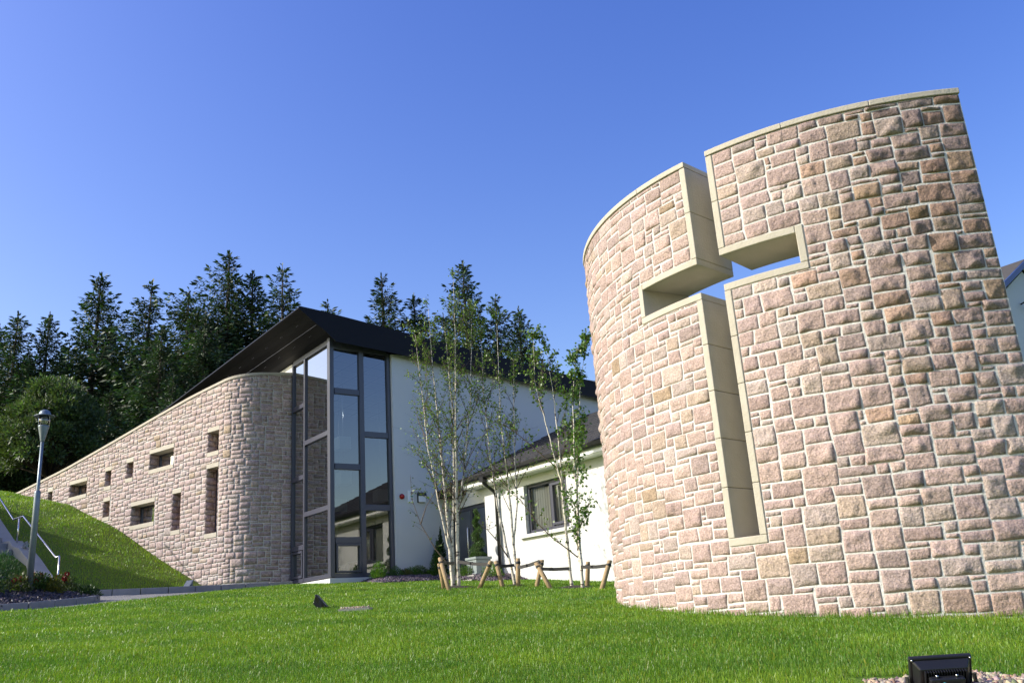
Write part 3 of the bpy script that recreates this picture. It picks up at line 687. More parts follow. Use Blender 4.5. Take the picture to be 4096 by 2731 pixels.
# topiary, planter, dwarf conifers, shrubs by the facade
def planter():
    t = thing('square_planter', 'square grey lead planter with ring handle beside the entrance', 'planter', (*wl(2.83, -2.12), 1.06), BR)
    b = MB(); b.box(-.21, .21, -.21, .21, .03, .36); b.box(-.235, .235, -.235, .235, 0, .05); b.box(-.235, .235, -.235, .235, .36, .42); b.build('box', M['lead'], t, .008, absz=False)
    b = MB(); pts = [(-.225, .045 * math.sin(a), .2 + .045 * math.cos(a)) for a in np.linspace(0, 2 * math.pi, 13)]; b.tube(pts, .008, 6); b.build('ring_handle', M['lead'], t, absz=False)
    t = thing('spiral_topiary', 'clipped spiral evergreen growing in the grey planter', 'topiary', (*wl(2.83, -2.12), 1.46), BR)
    rg = np.random.default_rng(5)
    b = MB(); b.tube([(0, 0, 0), (0.01, 0, .6), (0, 0, 1.1)], [.02, .016, .008], 6); b.build('trunk', M['bark'], t, absz=False)
    n = 5200; f = rg.random(n); z = .12 + f * 1.02; ang = f * 2 * math.pi * 3.1 + 1.2
    rad = .15 * (1 - f * .75); q = rg.normal(size=(n, 3)); q /= np.linalg.norm(q, axis=1, keepdims=True)
    cs = .115 * (1 - f * .62)
    P = np.stack([np.cos(ang) * rad * .62, np.sin(ang) * rad * .62, z], 1) + q * cs[:, None] * (rg.random(n) ** .25)[:, None]
    n2 = 1500; q2 = rg.normal(size=(n2, 3)); q2 /= np.linalg.norm(q2, axis=1, keepdims=True); q2[:, 2] = abs(q2[:, 2]) * .6
    P = np.concatenate([P, q2 * .2 + np.array([0, 0, .03])]); D = np.concatenate([q, q2]) + rg.normal(0, .4, (n + n2, 3))
    V, F = cards(P, D, .028, .018, rg); np_mesh('crown', V, F, M['hedge'], t, tints(n + n2, rg, .5, 1.5), absz=False)
planter()
def mound(name, label, cat, x, y, z, r, h, n, m, tint, seed, group=None, up=.6, L=.05, W=.02, pointy=0, loc=None):
    rg = np.random.default_rng(seed); X, Y = loc if loc else wl(x, y)
    t = thing(name, label, cat, (X, Y, z), 0, group)
    q = rg.normal(size=(n, 3)); q /= np.linalg.norm(q, axis=1, keepdims=True); q[:, 2] = abs(q[:, 2])
    rad = rg.random(n) ** .35
    P = q * rad[:, None] * np.array([r, r, h])
    lump = 1 + .35 * (noise2(q[:, 0] * 2.5 + seed, q[:, 1] * 2.5 + q[:, 2] * 2, seed) - .5); P *= lump[:, None]
    if pointy: P[:, :2] *= (1 - .93 * np.clip(P[:, 2:3] / h, 0, 1) ** pointy)
    D = q * .6 + np.array([0, 0, up]) + rg.normal(0, .35, (n, 3))
    V, F = cards(P, D, L * rg.uniform(.6, 1.4, n), W, rg); c = tints(n, rg, .55, 1.35) * np.array(tint)
    np_mesh('foliage', V, F, m, t, c, absz=False)
    b = MB(); b.tube([(0, 0, -.05), (0, 0, h * .5)], [.02, .01], 6); b.build('stem', M['bark'], t, absz=False)
    return t
mound('dwarf_conifer', 'narrow dark dwarf conifer against the white wall corner', 'conifer', 2.85, -.38, 1.0, .19, 1.40, 2600, M['hedge'], (.5, .6, .6), 31, 'dwarf conifers by the white wall', .9, .06, .02, 1.5)
mound('dwarf_conifer', 'broad brighter dwarf conifer in front of the narrow one', 'conifer', 2.60, -.62, 1.0, .25, 1.0, 2600, M['hedge'], (.75, .95, .55), 32, 'dwarf conifers by the white wall', .9, .06, .02, 1.4)
for i, (x, y, r, h, tint, lab) in enumerate(((.98, -.55, .17, .30, (1.7, 1.9, .7), 'upright lime green shrub at the foot of the dark glazing'), (1.45, -.5, .17, .20, (.9, 1.1, .7), 'low green shrub under the right edge of the glazing'),
        (1.72, -.55, .14, .15, (1.3, .9, .6), 'smallest reddish heather beside the white pillar edge'), (1.95, -.5, .17, .17, (1.1, 1.35, .6), 'low green heather below the red beacon'),
        (2.2, -.45, .19, .22, (1.25, 1.05, .6), 'bronze tinted heather below the safety sign'), (2.38, -.55, .10, .11, (1.5, 1.7, .6), 'tiny bright green tuft left of the dwarf conifers'),
        (2.7, -1.25, .16, .13, (1.2, 1.4, .6), 'low shrub between the birch trunks and the planter'), (2.55, -2.0, .18, .20, (1.1, 1.2, .5), 'green shrub in the slate bed below the planter'), (2.6, -3.0, .20, .24, (1.6, 1.7, .6), 'bright shrub at the foot of the dark downpipe'))):
    zz_ = 1.16 if i < 6 else .92
    X, Y = wl(x, y); zz_ = float(lawn_z(X, Y)) + .09
    mound('low_shrub', lab, 'shrub', x, y, zz_, r * 1.25, h * 1.25, 1000, M['hedge'], tint, 40 + i, 'low shrubs along the building', .9 if i == 0 else .5, .07 if i == 0 else .045, .014)

# ------------------------------------------------------------------ ground
def ground():
    g = MB(); g.add([(-900, -500, -2.2), (900, -500, -2.2), (900, 1500, -2.2), (-900, 1500, -2.2)], [(0, 1, 2, 3)])
    tag(g.build('ground', M['hill']), kind='structure')
    ED = np.array([(-14, 9.0), (-9.6, 13.2), (-8.33, 14.5), (-7.6, 15.6), (-7.35, 16.4), (-7.15, 17.6), (-6.9, 19.86), (-6.45, 21.4), (-6.0, 22.7), (-5.6, 24.0)])
    # rows in y, x from the lawn edge to the right
    ys = np.concatenate([np.linspace(-14, 3, 18), np.linspace(3.2, 26, 115), np.linspace(27, 45, 12)])
    nx = 90; V = []
    for y in ys:
        xe = float(np.interp(y, ED[:, 1], ED[:, 0])) if y > 9 else -14 - (9 - y) * .9
        if y > 24: xe = -5.6 + (y - 24) * 1.0
        tt = np.linspace(0, 1, nx); xs = xe + (42 - xe) * tt ** 1.7
        z = lawn_z(xs, np.full(nx, y)); z[0] -= .12
        xs[1] = xs[0] + .015
        V.append(np.stack([xs, np.full(nx, y), z], 1))
    V = np.concatenate(V); n = len(ys); idx = np.arange(n * nx).reshape(n, nx)
    F = np.stack([idx[:-1, :-1], idx[:-1, 1:], idx[1:, 1:], idx[1:, :-1]], -1).reshape(-1, 4)
    tag(np_mesh('lawn', V, F, M['lawn'], None, None, True), kind='structure')
    L = lambda x, y: -.74 - .0387 * x + .0743 * y - .06
    pv = MB(); P = [(-30, 2), (-4.5, 2), (-4.5, 21), (-5.3, 24.4), (-9, 24.4), (-30, 24.4)]
    pv.add([(x, y, L(x, y)) for x, y in P], [tuple(range(6))]); tag(pv.build('paving', M['pave']), kind='structure')
    # grass bank: columns run up the slope from the kerb line
    K = np.array([(-5.9, 23.0), (-6.6, 22.55), (-7.5, 21.85), (-8.7, 21.15), (-9.8, 20.75), (-10.6, 20.55), (-12, 20.1), (-15, 19.4), (-20, 19), (-28, 19)])
    kk = np.linspace(0, len(K) - 1, 70); KX = np.interp(kk, np.arange(len(K)), K[:, 0]); KY = np.interp(kk, np.arange(len(K)), K[:, 1])
    ss = np.concatenate([[0, .03], np.linspace(.15, 20, 110), np.linspace(21, 45, 15)])
    X = KX[:, None] - .8 * ss[None, :]; Y = KY[:, None] + .6 * ss[None, :]
    Z = bank_z(X, Y); zk = L(KX, KY)[:, None] + .125
    Z = np.maximum(Z, zk) * np.clip(ss / .5, 0, 1)[None, :] + zk * (1 - np.clip(ss / .5, 0, 1))[None, :]
    Z[:, 0] -= .3
    V = np.stack([X, Y, Z], -1).reshape(-1, 3); idx = np.arange(V.shape[0]).reshape(X.shape)
    F = np.stack([idx[:-1, :-1], idx[:-1, 1:], idx[1:, 1:], idx[1:, :-1]], -1).reshape(-1, 4)
    tag(np_mesh('grass_bank', V, F, M['banklawn'], None, None, True), kind='structure')
    # hillside under the trees
    xs = np.linspace(-140, 60, 101); ysh = np.linspace(27, 200, 80); X, Y = np.meshgrid(xs, ysh)
    f = np.clip((Y - 30) / 16, 0, 1); f = f * f * (3 - 2 * f); Z = .7 + f * 5.0 + np.clip(Y - 50, 0, 200) * .06 + (noise2(X * .15, Y * .15, 2) - .5) * .8
    Z = Z - np.clip((X - 4) / 12, 0, 1) * f * 4
    idx = np.arange(X.size).reshape(X.shape); F = np.stack([idx[:-1, :-1], idx[:-1, 1:], idx[1:, 1:], idx[1:, :-1]], -1).reshape(-1, 4)
    tag(np_mesh('hillside', np.stack([X, Y, Z], -1).reshape(-1, 3), F, M['hill'], None, None, True), kind='structure')
    # kerb of the bank: one kerb thing made of bevelled blocks
    def kerb(pts, hgt, label, off=.0, w=.11, step=.9):
        pts = [np.array(p, float) for p in pts]; seg = [np.linalg.norm(b - a) for a, b in zip(pts[:-1], pts[1:])]; tot = sum(seg); cum = np.concatenate([[0], np.cumsum(seg)])
        P = np.array(pts); at = lambda d: np.array([np.interp(d, cum, P[:, 0]), np.interp(d, cum, P[:, 1])])
        b = MB(); n = int(tot / step)
        for i in range(n):
            p, q = at(tot * i / n + .006), at(tot * (i + 1) / n - .006); d = (q - p) / np.linalg.norm(q - p); nn = np.array([d[1], -d[0]]) * w / 2
            zz = [L(*p) , L(*q)]
            c = [(p + nn, zz[0]), (q + nn, zz[1]), (q - nn, zz[1]), (p - nn, zz[0])]
            b.hexa([(k[0], k[1], z - .1) for k, z in c] + [(k[0], k[1], z + hgt) for k, z in c])
        o = b.build('kerb', M['kerb'], None, .012); tag(o, label, 'kerb'); return o
    kerb([tuple(k) for k in K[:6]], .135, 'pale kerb stones between the paving and the grass bank', step=.55)
    B = [(-12.5, 13.9), (-10.2, 14.6), (-9.3, 15.15), (-8.94, 15.56), (-8.72, 16.1), (-8.6, 16.8), (-8.52, 17.6), (-8.52, 18.15), (-8.7, 18.55), (-9.1, 18.75), (-9.8, 18.85), (-12.5, 19.0)]
    kerb(B, .115, 'dark kerb edging round the corner of the rose bed', step=.62)
    # soil mound of the bed
    Bp = np.array(B); ct = np.array([-11.2, 16.7]); V = []; F = []
    rings = [1, .97, .85, .65, .4, .15]; n = len(Bp)
    for k, r in enumerate(rings):
        for p in Bp:
            q = ct + (p - ct) * r; z = L(*q) + .06 + (1 - r) * .62 if k else L(*p) - .02
            V.append((q[0], q[1], z))
    for k in range(len(rings) - 1):
        for i in range(n - 1): F.append([k * n + i, k * n + i + 1, (k + 1) * n + i + 1, (k + 1) * n + i])
    tag(np_mesh('flower_bed_soil', V, F, M['soil'], None, None, True), kind='structure')
    return B, ct, L
BEDK, BEDC, ROADL = ground()

def bed_z(x, y):
    """height of the bed surface at a point"""
    Bp = np.array(BEDK); v = np.array([x, y]) - BEDC; best = 1.0
    a = math.atan2(v[1], v[0]); 
    for p, q in zip(Bp[:-1], Bp[1:]):
        A = np.array([[v[0], -(q - p)[0]], [v[1], -(q - p)[1]]])
        if abs(np.linalg.det(A)) < 1e-9: continue
        s, tt = np.linalg.solve(A, p - BEDC)
        if 0 <= tt <= 1 and s > 0: best = 1 / s; break
    return ROADL(x, y) + .06 + max(0, 1 - best) * .62

# chips on the bed, slate along the building, gravel pads
def chips(name, pts, m, smin, smax, seed, tlo=.5, thi=1.6):
    rg = np.random.default_rng(seed); n = len(pts); pts = np.asarray(pts, float)
    cube = np.array([(-1, -1, -1), (1, -1, -1), (1, 1, -1), (-1, 1, -1), (-1, -1, 1), (1, -1, 1), (1, 1, 1), (-1, 1, 1)], float)
    q = rg.normal(size=(n, 4)); q /= np.linalg.norm(q, axis=1, keepdims=True); w, x, y, z = q.T
    Rm = np.stack([1 - 2 * (y * y + z * z), 2 * (x * y - z * w), 2 * (x * z + y * w), 2 * (x * y + z * w), 1 - 2 * (x * x + z * z), 2 * (y * z - x * w), 2 * (x * z - y * w), 2 * (y * z + x * w), 1 - 2 * (x * x + y * y)], 1).reshape(n, 3, 3)
    s = rg.uniform(smin, smax, (n, 1, 1)) * np.stack([rg.uniform(.7, 1.3, n), rg.uniform(.5, 1, n), rg.uniform(.3, .6, n)], 1)[:, None, :] * .5
    V = np.einsum('nij,nkj->nki', Rm, (cube[None] + rg.normal(0, .18, (n, 8, 3))) * s) + pts[:, None, :]
    f = np.array([(0, 3, 2, 1), (4, 5, 6, 7), (0, 1, 5, 4), (1, 2, 6, 5), (2, 3, 7, 6), (3, 0, 4, 7)])
    F = (np.arange(n)[:, None, None] * 8 + f[None]).reshape(-1, 4)
    k = rg.uniform(tlo, thi, n)[:, None] * (1 + rg.normal(0, .1, (n, 3)))
    return tag(np_mesh(name, V.reshape(-1, 3), F, m, None, np.repeat(np.clip(k, .1, 2.2), 8, 0)), kind='stuff')
rg = np.random.default_rng(3)
pp = []
while len(pp) < 5200:
    x, y = rg.uniform(-11.5, -8.55), rg.uniform(14.3, 18.8)
    from_in = True
    z = bed_z(x, y)
    Bp = np.array(BEDK)
    # inside test
    c = False; j = len(Bp) - 1
    for i in range(len(Bp)):
        if ((Bp[i, 1] > y) != (Bp[j, 1] > y)) and (x < (Bp[j, 0] - Bp[i, 0]) * (y - Bp[i, 1]) / (Bp[j, 1] - Bp[i, 1]) + Bp[i, 0]): c = not c
        j = i
    if c: pp.append((x, y, z + .012))
chips('bark_chippings', pp, M['slate'], .03, .085, 4, .08, .5)
pp = []
def slate_z(x, y):
    X, Y = wl(x, y); fx = min(1, max(0, (x - .75) / .35)); fy = min(1, max(0, (y + 1.2) / .4)) if x < 2.3 else min(1, max(0, (x - 2.22) / .35)) * min(1, max(0, (y + 3.4) / .4))
    return float(lawn_z(X, Y)) + .10 * fx * fy
for k in range(7600):
    x = rg.uniform(.75, 3.3); y = rg.uniform(-1.2, -.12) if x < 2.3 else rg.uniform(-3.4, -.12)
    X, Y = wl(x, y); pp.append((X, Y, slate_z(x, y) + .012))
Vs = []; nxs, nys = 40, 46
for i in range(nxs):
    for j in range(nys):
        x = .7 + (3.3 - .7) * i / (nxs - 1); y = -3.5 + 3.4 * j / (nys - 1); X, Y = wl(x, y)
        Vs.append((X, Y, slate_z(x, y) - .004 - (.05 if (x < 2.22 and y < -1.2) else 0)))
ids = np.arange(nxs * nys).reshape(nxs, nys)
tag(np_mesh('planting_bed_soil', Vs, np.stack([ids[:-1, :-1], ids[1:, :-1], ids[1:, 1:], ids[:-1, 1:]], -1).reshape(-1, 4), M['soil'], None, None, True), kind='structure')
chips('slate_chippings', pp, M['slate'], .03, .075, 6, .3, 1.25)

# ------------------------------------------------------------------ lawn blades
def blades(name, bands, zf, ok, m, seed, tlo, thi, mul=(1, 1, 1)):
    rg = np.random.default_rng(seed); PV = []; PC = []
    for (y0, y1, dens, h, w) in bands:
        xl, xr = -.64 * y1 - .6, .62 * y1 + .6
        n = int((xr - xl) * (y1 - y0) * dens); x = rg.uniform(xl, xr, n); y = rg.uniform(y0, y1, n)
        k = (x > -.62 * y - 1.0) & (x < .60 * y + 1.0); x, y = x[k], y[k]; k = ok(x, y); x, y = x[k], y[k]; n = len(x)
        z = zf(x, y)
        patch = noise2(x * 1.6, y * 1.6, 4); tuft = noise2(x * 9, y * 9, 14)
        hh = h * rg.uniform(.5, 1.35, n) * (.65 + .5 * tuft + .3 * patch); hh = hh * (1 + 1.3 * np.exp(-((np.hypot(x - CX, y - CY) - 3.84) / .10) ** 2)); tall = rg.random(n) < .012; hh = np.where(tall, hh * 1.7, hh)
        a = rg.uniform(0, 2 * math.pi, n); lean = rg.uniform(.1, .75, n) * hh; la = rg.uniform(0, 2 * math.pi, n)
        ww = w * rg.uniform(.6, 1.3, n)
        dx, dy = np.cos(a) * ww / 2, np.sin(a) * ww / 2; tx, ty = np.cos(la) * lean, np.sin(la) * lean
        V = np.stack([np.stack([x - dx, y - dy, z - .01], 1), np.stack([x + dx, y + dy, z - .01], 1),
                      np.stack([x + dx * .45 + tx, y + dy * .45 + ty, z + hh], 1), np.stack([x - dx * .45 + tx, y - dy * .45 + ty, z + hh], 1)], 1)
        PV.append(V.reshape(-1, 3))
        c = (rg.uniform(tlo, thi, n) * (.75 + .5 * patch))[:, None] * np.stack([1 + .9 * (rg.random(n) < .06) + rg.normal(0, .12, n) + .35 * (patch - .5), np.ones(n), np.ones(n)], 1)
        PC.append(np.repeat(np.clip(c * np.array(mul), .05, 2), 4, 0))
    V = np.concatenate(PV); C_ = np.concatenate(PC)
    return tag(np_mesh(name, V, np.arange(len(V)).reshape(-1, 4), m, None, C_), kind='stuff')
EDy = np.array([9, 13.2, 14.5, 15.6, 16.4, 17.6, 19.86, 21.4, 22.7, 24.0]); EDx = np.array([-14, -9.6, -8.33, -7.6, -7.35, -7.15, -6.9, -6.45, -6.0, -5.6])
def ok_lawn(x, y):
    k = x > np.interp(y, EDy, EDx) + .03
    k &= np.hypot(x - CX, y - CY) > 3.84
    lx = (x - BC[0]) * cb + (y - BC[1]) * sb; ly = -(x - BC[0]) * sb + (y - BC[1]) * cb
    k &= ~((lx > -.1) & (ly > -.12)); k &= ~((lx > .8) & (ly > -1.15) & (lx < 3.4)); k &= ~((lx > 2.28) & (ly > -3.35)); k &= ~(lx > 3.3)
    k &= ~((x > 1.62) & (x < 2.40) & (y > 4.28) & (y < 5.10))
    k &= ~((x > -2.5) & (x < -2.06) & (y > 11.95) & (y < 12.32))
    for (tx, ty, tr) in ((-1.42, 17.85, .36), (.82, 16.4, .34), (-.24, 17.83, .2)): k &= np.hypot(x - tx, y - ty) > tr * .8
    return k
blades('grass', [(3.4, 6.2, 7500, .025, .0042), (6.2, 9, 4800, .024, .0055), (9, 13, 2500, .023, .0075), (13, 24, 1000, .024, .011)], lambda x, y: lawn_z(x, y), ok_lawn, M['grass'], 9, .75, 1.2)
KBx = np.array([-28, -20, -15, -12, -10.6, -9.8, -8.7, -7.5, -6.6, -5.9]); KBy = np.array([19, 19, 19.4, 20.1, 20.55, 20.75, 21.15, 21.85, 22.55, 23.0])
def ok_bank(x, y):
    k = y > np.interp(x, KBx, KBy) + .1
    s = (x - WX) * -.8 + (y - WY) * .6; w = (x - WX) * -.6 + (y - WY) * -.8
    lx = (x - BC[0]) * cb + (y - BC[1]) * sb; ly = -(x - BC[0]) * sb + (y - BC[1]) * cb
    k &= ~((lx > -2.2) & (ly > 2.3)) & ((w > .05) | (s > 12.8)) & ~((s > -.3) & (w > 4.1))
    return k
def bz2(x, y):
    zk = np.asarray(ROADL(x, y)) * 0 + 1.2
    return np.maximum(bank_z(x, y), np.interp(x, KBx, ROADL(KBx, KBy) + .125) - .02)
blades('bank_grass', [(19, 24, 800, .036, .011), (24, 34, 600, .038, .015)], bz2, ok_bank, M['grass'], 10, .8, 1.25, (1.32, 1.2, 1.0))

# ------------------------------------------------------------------ stairs and handrail on the left
sx0, sy0 = WX, WY
def sw(s, w): return (sx0 - .8 * s - .6 * w, sy0 + .6 * s - .8 * w)
SR = math.atan2(.6, -.8)          # local x = up the stairs, local y = w reversed
def to_l(s, w): return (s, -(w - 4.3))
stt = thing('concrete_staircase', 'pale concrete stair with sloping side wall rising beside the bank', 'staircase', (*sw(0, 4.3), 1.0), SR)
b = MB(); prof = [(-.35, .9), (5.5, .9), (5.5, 4.62), (2.64, 2.66), (2.47, 2.56), (2.16, 2.56), (1.97, 2.42), (1.64, 2.34), (1.11, 2.02), (.79, 1.80), (.0, 1.30), (-.35, 1.1)]
b.prism(prof, 'y', -.32, .0); b.build('side_wall', M['slab'], stt, .012)
b = MB()
for k in range(26): 
    s = -.2 + k * .3; z = 1.0 + k * .165 - (.0 if s < 1.9 else -.18); b.box(s, s + .31, .01, 1.8, .8, z)
b.build('tread', M['kerb'], stt, .008)
hr = thing('handrail', 'bright stainless handrail with kinked bends above the concrete stair', 'handrail', (*sw(0, 4.14), 1.0), SR)
b = MB(); b.tube([(6.5, .0, 6.05), (2.41, 0, 3.09), (1.91, 0, 3.11), (.14, 0, 1.99), (-.03, 0, 2.0)], .022, 8); b.build('rail', M['steel'], hr)
for s, z0, z1 in ((-.03, 1.05, 2.0), (2.10, 2.5, 3.085), (4.3, 3.7, 4.46)):
    b = MB(); b.tube([(s, 0, z0), (s, 0, z1)], .021, 8); b.build('post', M['steel'], hr)

hr = thing('handrail', 'far stainless handrail on the left side of the concrete stair', 'handrail', (*sw(0, 6.2), 1.0), SR)
b = MB(); b.tube([(6.5, .0, 6.05), (2.41, 0, 3.19), (1.91, 0, 3.21), (.14, 0, 2.09), (-.03, 0, 2.1)], .022, 8); b.build('rail', M['steel'], hr)
for s, z0, z1 in ((-.03, 1.0, 2.1), (2.10, 2.2, 3.185), (4.3, 3.4, 4.5)):
    b = MB(); b.tube([(s, 0, z0), (s, 0, z1)], .021, 8); b.build('post', M['steel'], hr)

# ------------------------------------------------------------------ lamp post
lx_, ly_ = -9.32, 17.1
lp = thing('lamp_post', 'galvanised lamp post with domed hat lantern in the rose bed', 'street lamp', (lx_, ly_, .95))
b = MB(); b.lathe([(0, 0), (.058, 0), (.058, 1.98), (.054, 2.0), (.036, 2.02), (.0, 2.02)], 18, (0, 0, 0)); b.build('base_column', M['galv'], lp, absz=False)
b = MB(); b.lathe([(.032, 2.0), (.030, 3.02), (.0, 3.02)], 16); b.build('pole', M['galv'], lp, absz=False)
b = MB(); b.lathe([(.038, 2.98), (.042, 3.0), (.100, 3.27), (.102, 3.29), (.0, 3.29)], 20); b.build('cone', M['galv'], lp, absz=False)
b = MB(); b.lathe([(.092, 3.285), (.099, 3.285), (.104, 3.49), (.098, 3.49), (.092, 3.285)], 24); b.build('lens', M['clear'], lp, absz=False)
b = MB()
for k in range(5): b.lathe([(.045, 3.305 + k * .036), (.086, 3.300 + k * .036), (.086, 3.308 + k * .036), (.045, 3.32 + k * .036)], 20)
b.build('louvre', M['cream'], lp, absz=False)
b = MB()
for a in (0.4, 2.5, 4.6): b.tube([(.095 * math.cos(a), .095 * math.sin(a), 3.28), (.097 * math.cos(a), .097 * math.sin(a), 3.5)], .008, 6)
b.build('strut', M['steel'], lp, absz=False)
b = MB(); b.lathe([(.0, 3.485), (.11, 3.487), (.188, 3.478), (.191, 3.486), (.115, 3.51), (.108, 3.517), (.102, 3.55), (.08, 3.588), (.04, 3.61), (0, 3.617)], 28); b.build('hat', M['galv'], lp, absz=False)

# ------------------------------------------------------------------ flood lights
def floodlight(name, label, loc, yaw, tilt, s, body, pad=True):
    t = thing(name, label, 'floodlight', loc, yaw, 'flood lights on the grass')
    # local: lamp faces +y, tilted up by tilt; back towards -y
    c, sn = math.cos(tilt), math.sin(tilt)
    def T(o):
        for v in o.v: pass
        o.v = [(x * s, (y * c - z * sn) * s, (y * sn + z * c + .135) * s) for x, y, z in o.v]; return o
    b = MB(); w, h = .145, .12
    def frus(b, y0, w0, h0, y1, w1, h1):
        b.hexa([(-w0, y0, -h0), (w0, y0, -h0), (w0, y0, h0), (-w0, y0, h0), (-w1, y1, -h1), (w1, y1, -h1), (w1, y1, h1), (-w1, y1, h1)])
    b.box(-w, w, -.005, .022, -h, h); frus(b, -.005, w - .010, h - .010, -.05, w - .036, h - .036); T(b).build('housing', body, t, .006, absz=False)
    b = MB()
    for k in range(16): x = -.092 + k * .0123; b.box(x, x + .004, -.072, -.048, -.06, .080)
    T(b).build('cooling_fin', body, t, absz=False)
    b = MB(); b.box(-.08, .08, -.105, -.066, -.085, .060); T(b).build('driver_box', body, t, .008, absz=False)
    b = MB(); b.cur = 0; b.tube([(-.045, -.1055, .036), (-.045, -.107, .036)], .008, 12); b.cur = 1; b.tube([(-.018, -.1055, .036), (-.018, -.107, .036)], .0095, 14)
    T(b).build('sticker', [M['cream'], M['teal']], t, absz=False)
    for x in (-.045, .045):
        b = MB(); b.tube([(x, -.085, .061), (x, -.085, .072)], .006, 8); T(b).build('screw', M['steel'], t, absz=False)
    for x in (-w + .01, w - .01):
        b = MB(); b.tube([(x, -.012, h - .01), (x, -.002, h - .01)], .005, 8); T(b).build('screw', M['steel'], t, absz=False)
    b = MB(); b.box(-w + .014, w - .014, .022, .025, -h + .014, h - .014); T(b).build('lens', M['lens'], t, absz=False)
    b = MB()
    for sgn in (-1, 1): b.box(sgn * (w + .012) - .004, sgn * (w + .012) + .004, -.02, .02, -.12, .02)
    b.box(-w - .016, w + .016, -.02, .02, -.135, -.12)
    b.v = [(x * s, y * s, (z + .135) * s) for x, y, z in b.v]; b.build('bracket', body, t, absz=False)
    return t
z0 = float(lawn_z(1.875, 4.45))
floodlight('floodlight', 'black floodlight seen from behind at the bottom right of the lawn', (1.875, 4.45, z0 - .052), -.13, R_(26), .95, M['black'])
floodlight('floodlight', 'black floodlight seen side on in the middle of the lawn', (-2.86, 12.72, .285), R_(-84), R_(40), .92, M['black'])
floodlight('floodlight', 'small silver framed floodlight at the foot of the grass bank', (-8.05, 21.75, 1.2), R_(150), R_(35), .8, M['galv'])
fl = floodlight('floodlight', 'small grey floodlight on the concrete stair wall', (*sw(1.62, 4.16), 2.335), R_(140), R_(20), .62, M['galv'])
# gravel trays round two of the flood lights
def tray(label, x0, x1, y0, y1, zc, seed):
    b = MB(); e = .02
    for (a, bb, c, d) in ((x0, x1, y0, y0 + e), (x0, x1, y1 - e, y1), (x0, x0 + e, y0 + e, y1 - e), (x1 - e, x1, y0 + e, y1 - e)): b.box(a, bb, c, d, zc - .15, zc)
    o = b.build('gravel_tray', M['slab']); tag(o, label, 'gravel tray')
    r = np.random.default_rng(seed); n = int((x1 - x0) * (y1 - y0) * 4200)
    P = np.stack([r.uniform(x0 + .03, x1 - .03, n), r.uniform(y0 + .03, y1 - .03, n), zc + r.uniform(-.03, .012, n)], 1)
    chips('gravel', P, M['gravel'], .015, .036, seed + 1, .6, 1.5)
tray('gravel filled tray under the black floodlight at bottom right', 1.66, 2.36, 4.30, 5.06, z0 + .035, 70)
tray('concrete edged gravel tray beside the side-on floodlight', -2.48, -2.08, 11.98, 12.3, .275, 80)

# ------------------------------------------------------------------ stakes with ties
def stake(x, y, tx, ty, h, label):
    z = float(lawn_z(x, y)); t = thing('tree_stake', label, 'stake', (x, y, z), 0, 'tree stakes round the birches')
    b = MB(); b.tube([(-tx * .3, -ty * .3, -.15), (tx * .5, ty * .5, h * .5), (tx, ty, h), (tx * 1.008, ty * 1.008, h + .012)], [.042, .041, .040, .034], 12); b.build('post', M['wood'], t, absz=False)
    b = MB(); k = .86; b.lathe([(.044, -.025), (.046, -.02), (.046, .02), (.044, .025)], 12, (tx * k, ty * k, h * k)); b.build('collar', M['rubber'], t, absz=False)
STK = [(-1.46, 16.85, -.16, .25, .60, 'thick leaning stake at the left end of the birch row'), (-1.60, 17.45, -.06, -.1, .46, 'pale stake half hidden behind the leftmost stake'),
       (-.92, 17.19, .25, -.2, .46, 'stake leaning right beside the left birch clump'), (-.49, 17.44, -.11, .15, .48, 'pale stake leaning left below the downpipe'),
       (-.2, 17.43, .03, .05, .51, 'upright stake against the middle birch stems'), (.14, 17.03, .14, .1, .47, 'rear stake of the crossed pair'),
       (.38, 16.37, -.22, .2, .46, 'front stake of the crossed pair'), (1.2, 15.4, .19, .1, .46, 'rightmost leaning stake next to the curved wall'), (1.05, 16.7, .05, 0, .42, 'short stake hidden behind the right birch trunk')]
for s in STK: stake(*s)
def tie(a, b_, label):
    bb = MB(); a = Vector(a); c = Vector(b_); m = (a + c) / 2 - Vector((0, 0, .012)); d = (c - a).normalized(); up = Vector((0, 0, 1)); n = d.cross(up).normalized() * .006; h = Vector((0, 0, .028))
    for off in (.025, -.02):
        o = d.cross(up).normalized() * off; P = [a + o, m + o * .7, c + o]
        for p, q in zip(P[:-1], P[1:]): bb.hexa([p - n - h, q - n - h, q + n - h, p + n - h, p - n + h, q - n + h, q + n + h, p + n + h])
    q = a.lerp(c, .42); bb.box(q.x - .03, q.x + .03, q.y - .035, q.y + .03, q.z - .032, q.z + .02)
    o = bb.build('tree_tie', M['rubber']); tag(o, label, 'tree tie', 'rubber tree ties')
lz = lambda x, y: float(lawn_z(x, y))
tie((-1.6, 17.07, 1.1), (-1.44, 17.8, 1.12), 'dark tie from the leftmost stake to the left birch')
tie((-1.32, 17.75, 1.13), (-.70, 17.02, 1.0), 'long dark tie from the left birch to the right leaning stake')
tie((-.59, 17.56, 1.0), (-.27, 17.8, 1.0), 'pale tie between the left leaning stake and the middle birch')
tie((-.17, 17.45, .93), (.24, 17.1, 1.0), 'tie from the upright stake to the crossed pair')
tie((.18, 16.55, .84), (.74, 16.45, .80), 'dark tie from the crossed stakes to the right birch')
tie((.95, 16.2, .80), (1.37, 15.5, .76), 'brown tie from the right birch to the rightmost stake')

